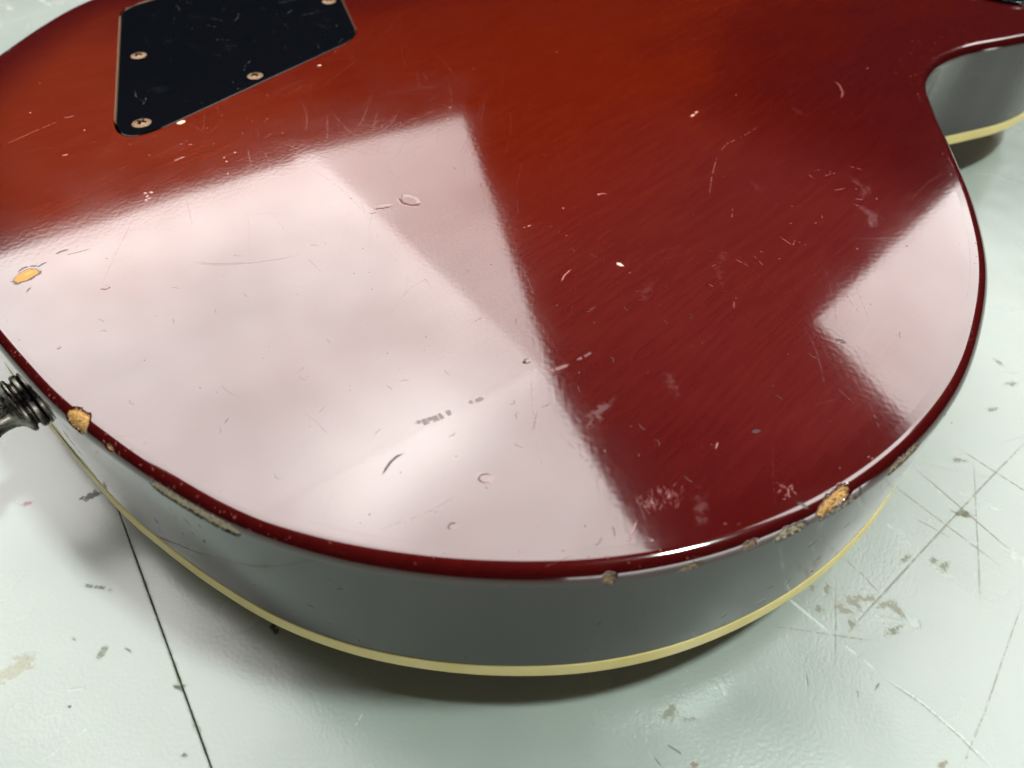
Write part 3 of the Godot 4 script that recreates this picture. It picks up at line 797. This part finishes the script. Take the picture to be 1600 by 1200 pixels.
	for k in 50:
		c.spot(Vector2(r.randf_range(-110, 400), r.randf_range(-60, 260)), Vector2(r.randf_range(0.8, 2.4), r.randf_range(0.4, 1.1)), r.randf() * 3.0, Color(0.66, 0.66, 0.59, r.randf_range(0.1, 0.4)), -1.0, 0.0, 0.9, 0.9)
	var m := StandardMaterial3D.new()
	m.resource_name = "pale green painted board"
	c.material(m)
	m.metallic_specular = 0.62
	return m


func plain(called: String, c: Color, rough: float, metallic := 0.0) -> StandardMaterial3D:
	var m := StandardMaterial3D.new()
	m.resource_name = called
	m.albedo_color = c
	m.roughness = rough
	m.metallic = metallic
	return m


func mottled(called: String, c1: Color, c2: Color, rough: float, metallic: float, random_seed: int, frequency: float) -> StandardMaterial3D:
	var m := plain(called, Color.WHITE, rough, metallic)
	var g := Gradient.new()
	g.set_color(0, c1)
	g.set_color(1, c2)
	var t := NoiseTexture2D.new()
	t.width = 256
	t.height = 256
	t.seamless = true
	t.noise = noise(random_seed, frequency, 4)
	t.color_ramp = g
	m.albedo_texture = t
	return m


# ---------------------------------------------------------------- the guitar



## The rim is a little deeper at the tail.
func sag(x: float) -> float:
	return 0.0019 * smoothstep(0.075, 0.0, x)


func columns_of_edge() -> PackedFloat32Array:
	var us := PackedFloat32Array()
	var u := 0.0
	var total := arc[arc.size() - 1]
	while u < total - 0.002:
		us.append(u)
		u += 0.0005 if u < 0.27 else (0.0015 if u < 0.56 else 0.003)
	us.append(total)
	return us


func body_mesh(cover: PackedVector2Array, back: Material, edge: Material) -> ArrayMesh:
	var us := columns_of_edge()
	var vs := PackedFloat32Array()
	var v := 0.0
	var straight := MARGIN - ROUND
	var bend := ROUND * PI / 2
	var whole := straight + bend + RIM - BINDING - ROUND
	while v < whole - 0.0002:
		vs.append(v)
		v += 0.00025 if v < 0.0125 else 0.004
	vs.append(whole)
	var rows := []
	var uv := []
	for vv in vs:
		var row := PackedVector3Array()
		var t := PackedVector2Array()
		var a := clampf((vv - straight) / ROUND, 0.0, PI / 2)
		var inset := MARGIN - vv if vv < straight else ROUND - ROUND * sin(a)
		var y := -(ROUND - ROUND * cos(a)) - maxf(0.0, vv - straight - bend)
		for u in us:
			var k := at_arc(u) if u < arc[arc.size() - 1] else 0
			var n := Vector3(outward[k].x * sin(a), cos(a), outward[k].y * sin(a))
			var q := outline[k] - outward[k] * inset
			var p := Vector3(q.x, BACK + y - sag(outline[k].x) * maxf(0.0, vv - straight - bend) / (whole - straight - bend), q.y)
			if u < 0.27 and vv < 0.0125 and vv > 0.0003:
				p -= n * broken(u * 1000.0, vv * 1000.0).y * 0.001
			row.append(p)
			t.append(Vector2(u / 0.5, vv / 0.044))
		rows.append(row)
		uv.append(t)
	var mesh := grid_mesh(rows, uv, true)
	mesh.surface_set_material(0, edge)
	# the flat back, with the recess of the control cavity cut into it
	var rim := PackedVector2Array()
	var last := -1
	for j in us.size() - 1:
		if us[j] < 0.27 or j % 3 == 0:
			var k := at_arc(us[j])
			rim.append(outline[k] - outward[k] * MARGIN)
	var ring := cover.duplicate()
	var turn := func(p: PackedVector2Array) -> float:
		var s := 0.0
		for i in p.size():
			s += p[i].cross(p[(i + 1) % p.size()])
		return s
	var sum_rim: float = turn.call(rim)
	var sum_ring: float = turn.call(ring)
	if sum_rim * sum_ring > 0.0:
		ring.reverse()
	# one polygon: out along the rim, in across a bridge, round the hole and back
	var best := 1e9
	var bi := 0
	var bj := 0
	for i in range(0, rim.size(), 2):
		for j in range(0, ring.size(), 2):
			var dd := rim[i].distance_squared_to(ring[j])
			if dd < best:
				best = dd
				bi = i
				bj = j
	var poly := PackedVector2Array()
	for i in rim.size() + 1:
		poly.append(rim[(bi + i) % rim.size()])
	for j in ring.size() + 1:
		poly.append(ring[(bj + j) % ring.size()])
	var tri := Geometry2D.triangulate_polygon(poly)
	if tri.is_empty():
		print("the back could not be triangulated")
	var pos := PackedVector3Array()
	var nor := PackedVector3Array()
	var tex := PackedVector2Array()
	for q in poly:
		pos.append(Vector3(q.x, BACK, q.y))
		nor.append(Vector3.UP)
		tex.append(Vector2((q.x * 1000.0 + 5.0) / 350.0, (q.y * 1000.0 + 180.0) / 350.0))
	mesh = commit(pos, nor, tex, tri, mesh)
	mesh.surface_set_material(1, back)
	return mesh


## A strip round the whole body between two heights, standing out by a little, closed by lips.
func band_mesh(profile: Array, step: float) -> ArrayMesh:
	var rows := []
	var uv := []
	var total := arc[arc.size() - 1]
	var count := int(total / step)
	for pr in profile:
		var row := PackedVector3Array()
		var t := PackedVector2Array()
		for j in count + 1:
			var k := at_arc(total * j / count) if j < count else 0
			var q := outline[k] - outward[k] * float(pr[0])
			row.append(Vector3(q.x, pr[1] - sag(outline[k].x), q.y))
			t.append(Vector2(total * j / count * 8.0, float(pr[1]) * 8.0))
		rows.append(row)
		uv.append(t)
	return grid_mesh(rows, uv, true)


func build_guitar() -> void:
	var g := thing("electric_guitar", "dark red electric guitar lying face down with chipped lacquer and cream binding", "guitar")
	var cover_line := rounded(PackedVector2Array([Vector2(4.10, -5.64) * INCH, Vector2(2.14, -1.83) * INCH, Vector2(5.98, -2.33) * INCH, Vector2(7.05, -4.35) * INCH, Vector2(6.1, -5.75) * INCH]), PackedFloat32Array([0.013, 0.0094, 0.0165, 0.010, 0.012]))
	var recess := cover_line.duplicate()
	var n := recess.size()
	var centre := Vector2.ZERO
	for q in cover_line:
		centre += q / n
	for i in n:
		var e := (cover_line[(i + 1) % n] - cover_line[(i - 1 + n) % n]).normalized()
		var o := Vector2(e.y, -e.x)
		recess[i] = cover_line[i] + (o if o.dot(cover_line[i] - centre) > 0.0 else -o) * 0.00055
	part("body", body_mesh(recess, back_material(), edge_material()), g)
	# wall of the routed recess: raw wood showing as a thin pale lip
	var rows := []
	var uv := []
	for y in [0.0, -0.0003, -0.0022]:
		var row := PackedVector3Array()
		var t := PackedVector2Array()
		for i in n + 1:
			var q := recess[i % n]
			var inward := (centre - q).normalized() * (0.0002 if y < 0.0 else 0.0)
			row.append(Vector3(q.x + inward.x, BACK + y, q.y + inward.y))
			t.append(Vector2(i * 0.1, y * 100.0))
		rows.append(row)
		uv.append(t)
	part("cavity_lip", grid_mesh(rows, uv, true), g, plain("raw edge", srgb(0.42, 0.24, 0.15), 0.6))
	# binding: a cream strip along the front edge, rounded where it was scraped
	var low := LIFT
	var binding := mottled("aged cream binding", srgb(0.76, 0.62, 0.22), srgb(0.88, 0.76, 0.34), 0.32, 0.0, 61, 0.02)
	part("binding", band_mesh([[0.0012, low + BINDING + 0.0002], [-0.00012, low + BINDING - 0.00005], [-0.0002, low + BINDING - 0.0004], [-0.0007, low + 0.0010], [-0.0002, low + 0.0004], [0.0008, low + 0.0001], [0.002, low], [0.006, low - 0.0004]], 0.0015), g, binding)
	# carved front: falls from the binding towards the middle, where the hardware rests on the bench
	part("carved_front", band_mesh([[0.0058, low - 0.0003], [0.015, low - 0.0016], [0.025, low - 0.0050], [0.035, low - 0.0085], [0.0452, low - 0.0105]], 0.006), g, plain("front lacquer", srgb(0.16, 0.03, 0.02), 0.2))
	var cover_grain := cover_material()
	var cover := part("control_cover", plate(cover_line, BACK - 0.0020, BACK - 0.00015, 0.0003, 10.0), g, cover_grain)
	var brass := mottled("tarnished screw", srgb(0.15, 0.075, 0.035), srgb(0.36, 0.215, 0.12), 0.5, 0.35, 71, 0.03)
	var head := screw_head(0.0027)
	var turns := [0.45, 0.1, 0.65, 0.2]
	var spots := [Vector2(3.51, -3.95), Vector2(4.275, -2.315), Vector2(2.645, -2.19), Vector2(6.5, -3.72)]
	for k in 4:
		var s := part("screw", head, cover, brass)
		s.position = Vector3(spots[k].x * INCH, BACK - 0.00028, spots[k].y * INCH)
		s.rotation.y = turns[k]
		s.scale = Vector3.ONE * [1.0, 0.97, 1.06, 1.0][k]
	# round cover of the switch cavity, up in the bass-side shoulder
	var circle := PackedVector2Array()
	for k in 72:
		circle.append(Vector2(15.12, 3.42) * INCH + Vector2.from_angle(TAU * k / 72.0) * 0.0315)
	var switch_cover := part("switch_cover", plate(circle, BACK - 0.0005, BACK + 0.0012, 0.0004, 10.0), g, cover_grain)
	for k in 2:
		var s := part("screw", head, switch_cover, brass)
		s.position = Vector3(15.12 * INCH, BACK + 0.0011, 3.42 * INCH) + Vector3(0.026 * (1 - 2 * k), 0, 0.004)
	strap_button(g)
	neck(g)


func cover_material() -> StandardMaterial3D:
	var c := Canvas.new(512, 512, Vector2.ZERO, Vector2(100, 100), 51)
	var colour := Image.create(64, 64, false, Image.FORMAT_RGB8)
	colour.fill(srgb(0.0025, 0.0032, 0.0048))
	var shine := Image.create(64, 64, false, Image.FORMAT_L8)
	shine.fill(Color.from_hsv(0, 0, 0.08))
	c.lay(colour, shine, Image.create(64, 64, false, Image.FORMAT_RF))
	var r := c.rng
	for k in 60:
		c.spot(Vector2(r.randf() * 100, r.randf() * 100), Vector2.ONE * r.randf_range(0.1, 0.25), 0.0, Color(0.5, 0.55, 0.58, 0.1 + 0.6 * r.randf()), 0.5, 0.01, 0.4, 0.5)
	for k in 34:
		var p := Vector2(r.randf() * 100, r.randf() * 100)
		var a := r.randf() * TAU
		var l := r.randf_range(3, 12)
		c.stroke([p, p + Vector2(cos(a), sin(a)) * l * 0.5, p + Vector2(cos(a + 0.2), sin(a + 0.2)) * l], r.randf_range(0.15, 0.4), Color(0.32, 0.36, 0.38, 0.02 + 0.11 * r.randf()), 0.4, -0.004, 0.4)
	for k in 14:
		c.spot(Vector2(r.randf() * 100, r.randf() * 100), Vector2(r.randf_range(3, 8), r.randf_range(1, 3)), r.randf() * 3.0, Color(0.2, 0.24, 0.26, 0.03), 0.14, 0.0, 0.8, 0.9)
	var m := StandardMaterial3D.new()
	m.resource_name = "black plastic"
	c.material(m)
	m.metallic_specular = 0.36
	return m


func strap_button(g: Node3D) -> void:
	var mm := 0.001
	var p := PackedVector2Array([Vector2(0.01, 0), Vector2(6.2, 0), Vector2(6.9, 0.25), Vector2(7.15, 0.7), Vector2(7.15, 1.5), Vector2(6.8, 1.85), Vector2(5.9, 2.0), Vector2(5.7, 2.35), Vector2(6.1, 2.7), Vector2(6.85, 2.85), Vector2(7.1, 3.2), Vector2(7.05, 3.8), Vector2(6.5, 4.25), Vector2(5.4, 4.7), Vector2(4.6, 5.4), Vector2(4.1, 6.6), Vector2(3.95, 8.2), Vector2(4.1, 9.8), Vector2(4.7, 11.2), Vector2(5.8, 12.3), Vector2(6.8, 12.9), Vector2(7.2, 13.6), Vector2(7.1, 14.3), Vector2(6.4, 14.9), Vector2(4.6, 15.2), Vector2(4.4, 15.0)])
	for k in p.size():
		p[k] *= mm
	var steel := mottled("tarnished nickel", srgb(0.10, 0.092, 0.08), srgb(0.34, 0.32, 0.28), 0.24, 1.0, 81, 0.015)
	var rough := NoiseTexture2D.new()
	rough.width = 256
	rough.height = 256
	rough.noise = noise(82, 0.03, 4)
	var ramp := Gradient.new()
	ramp.set_color(0, Color(0.15, 0.15, 0.15))
	ramp.set_color(1, Color(0.5, 0.5, 0.5))
	rough.color_ramp = ramp
	steel.roughness = 1.0
	steel.roughness_texture = rough
	var b := part("strap_button", lathe(p), g, steel)
	b.position = Vector3(0.0001, 0.0316, 0.0002)
	b.rotation.z = PI / 2
	var s := part("screw", screw_head(0.0043), b, steel)
	s.position = Vector3(0, 0.0150, 0)


func neck(g: Node3D) -> void:
	# heel, shaft and head continue past the picture's edge
	var rows := []
	var uv := []
	var stations := [[0.405, 0.0275, 0.030], [0.43, 0.0273, 0.027], [0.455, 0.027, 0.022], [0.50, 0.0265, 0.020], [0.60, 0.0245, 0.019], [0.70, 0.0225, 0.018], [0.80, 0.0218, 0.018], [0.83, 0.024, 0.017], [0.86, 0.036, 0.0155], [0.94, 0.042, 0.0145], [1.02, 0.038, 0.014]]
	for s in stations:
		var row := PackedVector3Array()
		var t := PackedVector2Array()
		for k in 25:
			var a := PI * k / 24.0
			row.append(Vector3(s[0], 0.027 + s[2] * pow(sin(a), 0.8), -0.0095 - s[1] * cos(a)))
			t.append(Vector2(k * 0.04, s[0] * 4.0))
		rows.append(row)
		uv.append(t)
	part("neck", grid_mesh(rows, uv, false, true), g, mottled("neck lacquer", srgb(0.10, 0.008, 0.006), srgb(0.20, 0.018, 0.008), 0.15, 0.0, 91, 0.02))
	var board := BoxMesh.new()
	board.size = Vector3(0.45, 0.007, 0.05)
	var f := part("fretboard", board, g, plain("dark fretboard", srgb(0.03, 0.018, 0.012), 0.5))
	f.position = Vector3(0.585, 0.0237, -0.0095)
	var bridge := BoxMesh.new()
	bridge.size = Vector3(0.014, 0.010, 0.085)
	var r := part("bridge", bridge, g, plain("bridge metal", Color(0.6, 0.6, 0.58), 0.3, 1.0))
	r.position = Vector3(0.135, 0.0055, -0.0095)


# ---------------------------------------------------------------- the bench
func build_bench() -> void:
	var b := thing("workbench", "pale green painted workbench top with knife cuts and one dark joint", "workbench")
	var m := bench_material()
	var seam := Vector2(-0.00036, 0.02054)          # a point of the joint
	var along := Vector2(-0.21361, 0.97692)       # its direction
	var away := Vector2(-along.y, along.x)
	for side in [1, -1]:
		var wide := 1.5 if side > 0 else 0.9
		var rows := []
		var uv := []
		for s in [[wide, -0.03], [wide, -0.001], [wide - 0.001, 0.0], [0.00042, 0.0], [0.0002, -0.00005], [0.00011, -0.0003], [0.0001, -0.03]]:
			var row := PackedVector3Array()
			var t := PackedVector2Array()
			for k in 81:
				var l := -1.2 + 2.4 * k / 80.0
				var wobble := 0.00007 * jag.get_noise_2d(l * 900.0, 3.0 + side) + 0.00012 * jag.get_noise_2d(l * 160.0, 8.0) if s[0] < 0.01 else 0.0
				var q := seam + along * l - away * float(side) * (float(s[0]) + wobble)
				row.append(Vector3(q.x, s[1], q.y))
				t.append(Vector2((q.x * 1000.0 + 120.0) / 540.0, (q.y * 1000.0 + 270.0) / 540.0))
			rows.append(row)
			uv.append(t)
		# keep hard edges: each pair of rows is a strip of its own
		part("bench_board", strips(rows, uv), b, m)


func strips(rows: Array, uv: Array) -> ArrayMesh:
	var pos := PackedVector3Array()
	var nor := PackedVector3Array()
	var tex := PackedVector2Array()
	var idx := PackedInt32Array()
	var middle := Vector3.ZERO
	for r in rows:
		middle += (r[0] + r[r.size() - 1]) / (2.0 * rows.size())
	for i in rows.size() - 1:
		for j in rows[i].size() - 1:
			var q := [rows[i][j], rows[i][j + 1], rows[i + 1][j], rows[i + 1][j + 1]]
			var n: Vector3 = (q[1] - q[0]).cross(q[2] - q[0]).normalized()
			if n.dot(q[0] - middle) < 0.0:
				n = -n
			var at := pos.size()
			pos.append_array(q)
			nor.append_array([n, n, n, n])
			tex.append_array([uv[i][j], uv[i][j + 1], uv[i + 1][j], uv[i + 1][j + 1]])
			idx.append_array([at, at + 1, at + 2, at + 1, at + 3, at + 2])
	return commit(pos, nor, tex, idx)


# ---------------------------------------------------------------- lamps
## How bright a diffuser is across its face (0..1 both ways): soft bright spots painted into its glow, uneven elsewhere.
func painted_glow(painted_spots: Array, size: Vector2, random_seed: int) -> ImageTexture:
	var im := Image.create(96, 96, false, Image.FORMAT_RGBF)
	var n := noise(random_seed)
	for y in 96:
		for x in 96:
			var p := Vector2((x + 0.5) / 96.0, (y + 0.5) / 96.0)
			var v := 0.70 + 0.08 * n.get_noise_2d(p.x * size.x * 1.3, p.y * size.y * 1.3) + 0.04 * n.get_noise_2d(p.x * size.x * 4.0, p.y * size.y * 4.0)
			for painted_spot in painted_spots:
				var a: Vector2 = painted_spot[0]
				var b: Vector2 = painted_spot[1]
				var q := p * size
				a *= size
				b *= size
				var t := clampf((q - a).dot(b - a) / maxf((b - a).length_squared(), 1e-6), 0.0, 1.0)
				v += float(painted_spot[2]) * exp(-pow(q.distance_to(a.lerp(b, t)) / float(painted_spot[3]), 2.0))
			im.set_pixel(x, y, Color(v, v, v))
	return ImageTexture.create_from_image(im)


## A glowing ceiling panel given by one corner and its two edges; the light stands just in front of its face.
func light_panel(called: String, label: String, corner: Vector3, ea: Vector3, eb: Vector3, la: float, lb: float, glow: float, energy: float, tint: Color, painted_spots: Array, random_seed: int) -> void:
	var t := thing(called, label, "lamp" if called == "side_fill" else "ceiling light")
	var down := ea.cross(eb).normalized()
	if down.dot(Vector3(0.15, 0.05, 0.05) - corner) < 0.0:
		down = -down
	var x := ea.normalized()
	var z := -down                      # local -z looks down, as a light does
	var y := z.cross(x)
	t.transform = Transform3D(Basis(x, y, z), corner + ea * la * 0.5 + eb * lb * 0.5)
	var face := QuadMesh.new()
	face.size = Vector2(la, lb)
	var m := plain("lit diffuser", Color(0.8, 0.8, 0.8), 0.6)
	m.emission_enabled = true
	m.emission = tint
	m.emission_energy_multiplier = glow
	m.emission_texture = painted_glow(painted_spots, Vector2(la, lb), random_seed)
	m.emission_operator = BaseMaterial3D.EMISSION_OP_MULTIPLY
	part("diffuser", face, t, m)
	var box := BoxMesh.new()
	box.size = Vector3(la - 0.06, lb - 0.06, 0.02)
	var tray := part("housing", box, t, plain("white tray", Color(0.7, 0.7, 0.7), 0.5))
	tray.position.z = 0.0125
	var l := AreaLight3D.new()
	l.name = "panel_light"
	l.area_size = Vector2(la, lb)
	l.area_normalize_energy = false
	l.light_color = tint
	l.light_energy = energy
	l.light_specular = 1.0
	l.shadow_enabled = true
	l.area_range = 12.0
	l.area_attenuation = 2.0
	l.position.z = -0.006
	t.add_child(l, true)


func _ready() -> void:
	var camera := Camera3D.new()
	camera.name = "camera"
	add_child(camera)
	camera.transform = Transform3D(Basis(Vector3(0.68962, 0.01036, 0.72410), Vector3(0.53005, 0.67408, -0.51446), -Vector3(0.49343, -0.73859, -0.45936)).orthonormalized(), Vector3(-0.00389, 0.16512, 0.16416))
	camera.fov = 56.3431
	camera.near = 0.01
	camera.far = 50.0
	var lens := CameraAttributesPhysical.new()
	lens.frustum_focal_length = 12.0 / tan(deg_to_rad(56.3431) / 2.0)
	lens.frustum_focus_distance = 0.17
	lens.frustum_near = 0.01
	lens.frustum_far = 50.0
	lens.exposure_aperture = 14.0
	camera.attributes = lens
	var world := WorldEnvironment.new()
	world.name = "air"
	var e := Environment.new()
	e.background_mode = Environment.BG_COLOR
	e.background_color = Color(0.08, 0.085, 0.10)
	e.tonemap_mode = Environment.TONE_MAPPER_LINEAR
	e.tonemap_exposure = 1.0
	e.sdfgi_enabled = true
	e.ssao_enabled = true
	e.ssil_enabled = true
	world.environment = e
	add_child(world)
	jag.seed = 7
	jag.frequency = 1.0
	jag.noise_type = FastNoiseLite.TYPE_SIMPLEX

	var tint := Color(1.0, 0.985, 0.97)
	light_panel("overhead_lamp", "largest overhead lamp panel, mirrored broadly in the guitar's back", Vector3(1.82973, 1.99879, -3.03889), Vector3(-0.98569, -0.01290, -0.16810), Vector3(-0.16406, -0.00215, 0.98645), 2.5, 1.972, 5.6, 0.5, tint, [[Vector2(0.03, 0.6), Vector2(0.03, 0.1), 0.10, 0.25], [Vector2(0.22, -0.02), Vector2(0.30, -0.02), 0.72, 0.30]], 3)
	light_panel("overhead_lamp", "overhead lamp panel with the brightest painted glow, next to the largest one", Vector3(1.52587, 2.02183, -1.11508), Vector3(-0.86685, 0.31124, -0.38949), Vector3(-0.40242, 0.03585, 0.91475), 2.3, 0.981, 5.6, 0.5, tint, [[Vector2(0.24, 1.0), Vector2(0.33, 0.98), 0.72, 0.30]], 8)
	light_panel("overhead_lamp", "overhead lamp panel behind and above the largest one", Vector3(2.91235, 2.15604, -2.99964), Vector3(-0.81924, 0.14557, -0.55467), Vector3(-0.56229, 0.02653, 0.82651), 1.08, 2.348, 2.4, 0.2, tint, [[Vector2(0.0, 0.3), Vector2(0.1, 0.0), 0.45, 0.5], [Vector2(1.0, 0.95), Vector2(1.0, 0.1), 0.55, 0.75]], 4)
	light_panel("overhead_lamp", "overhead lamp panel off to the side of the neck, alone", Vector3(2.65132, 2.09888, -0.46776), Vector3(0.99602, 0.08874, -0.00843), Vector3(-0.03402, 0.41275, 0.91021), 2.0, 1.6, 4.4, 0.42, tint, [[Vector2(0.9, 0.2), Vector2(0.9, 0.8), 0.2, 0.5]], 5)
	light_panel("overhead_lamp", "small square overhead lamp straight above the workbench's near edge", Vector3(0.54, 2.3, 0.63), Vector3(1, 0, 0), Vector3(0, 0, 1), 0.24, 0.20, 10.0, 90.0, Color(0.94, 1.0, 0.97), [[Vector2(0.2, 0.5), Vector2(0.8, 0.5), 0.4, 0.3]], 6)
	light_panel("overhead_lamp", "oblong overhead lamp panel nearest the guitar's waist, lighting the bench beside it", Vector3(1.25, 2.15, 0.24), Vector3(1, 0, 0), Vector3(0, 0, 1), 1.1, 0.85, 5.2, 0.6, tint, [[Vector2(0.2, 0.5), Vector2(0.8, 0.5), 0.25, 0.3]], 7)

	light_panel("side_fill", "added unseen low oblong fill panel facing the guitar's near side from across the bench", Vector3(-2.2, 0.06, 3.0), Vector3(1, 0, 0), Vector3(0, 1, 0), 3.8, 0.5, 0.9, 1.5, tint, [[Vector2(0.2, 0.5), Vector2(0.8, 0.5), 0.25, 0.3]], 9)  # added fill light to brighten the binding; no such lamp is seen

	trace_outline()
	chips.append({"u0": 40.0, "u1": 46.4, "va": 4.20, "vb": 4.20, "half": 2.35, "depth": 0.55, "jag": 0.35, "square": 2.5, "colour": Color(0.86000, 0.65000, 0.37000), "dirt": Color(0.50000, 0.36000, 0.16000), "clean": 0.45})
	chips.append({"u0": 52.8, "u1": 54.8, "va": 4.60, "vb": 4.60, "half": 0.50, "depth": 0.30, "jag": 0.50, "square": 2.5, "colour": Color(0.86000, 0.65000, 0.37000), "dirt": Color(0.20000, 0.13000, 0.08000), "clean": 0.30})
	chips.append({"u0": 65.6, "u1": 86.8, "va": 6.70, "vb": 7.20, "half": 1.50, "depth": 0.45, "jag": 0.40, "square": 8.0, "colour": Color(0.86000, 0.80000, 0.66000), "dirt": Color(0.58000, 0.50000, 0.37000), "clean": 0.10})
	chips.append({"u0": 150.8, "u1": 152.8, "va": 5.80, "vb": 5.80, "half": 1.30, "depth": 0.35, "jag": 0.60, "square": 2.5, "colour": Color(0.66000, 0.54000, 0.38000), "dirt": Color(0.20000, 0.13000, 0.08000), "clean": 0.30})
	chips.append({"u0": 164.0, "u1": 168.0, "va": 6.60, "vb": 5.90, "half": 0.70, "depth": 0.40, "jag": 0.70, "square": 4.0, "colour": Color(0.66000, 0.54000, 0.38000), "dirt": Color(0.20000, 0.13000, 0.08000), "clean": 0.10})
	chips.append({"u0": 176.0, "u1": 178.8, "va": 5.20, "vb": 5.00, "half": 0.60, "depth": 0.35, "jag": 0.80, "square": 2.5, "colour": Color(0.66000, 0.54000, 0.38000), "dirt": Color(0.20000, 0.13000, 0.08000), "clean": 0.10})
	chips.append({"u0": 182.8, "u1": 189.2, "va": 6.20, "vb": 5.90, "half": 1.25, "depth": 0.50, "jag": 0.45, "square": 4.0, "colour": Color(0.78000, 0.72000, 0.60000), "dirt": Color(0.30000, 0.24000, 0.17000), "clean": 0.10})
	chips.append({"u0": 192.4, "u1": 200.4, "va": 5.00, "vb": 3.50, "half": 1.45, "depth": 0.70, "jag": 0.35, "square": 6.0, "colour": Color(0.88000, 0.66000, 0.37000), "dirt": Color(0.35000, 0.22000, 0.09000), "clean": 0.35})
	chips.append({"u0": 192.8, "u1": 202.8, "va": 6.60, "vb": 6.20, "half": 0.70, "depth": 0.45, "jag": 0.70, "square": 5.0, "colour": Color(0.70000, 0.62000, 0.50000), "dirt": Color(0.12000, 0.09000, 0.07000), "clean": -0.10})
	chips.append({"u0": 211.2, "u1": 221.6, "va": 6.20, "vb": 6.00, "half": 1.10, "depth": 0.40, "jag": 0.70, "square": 4.0, "colour": Color(0.70000, 0.62000, 0.45000), "dirt": Color(0.25000, 0.18000, 0.12000), "clean": 0.00})
	chips.append({"u0": 232.8, "u1": 233.2, "va": 6.00, "vb": 6.00, "half": 0.35, "depth": 0.20, "jag": 0.70, "square": 2.5, "colour": Color(0.30000, 0.20000, 0.15000), "dirt": Color(0.20000, 0.13000, 0.08000), "clean": 0.30})
	build_bench()
	build_guitar()
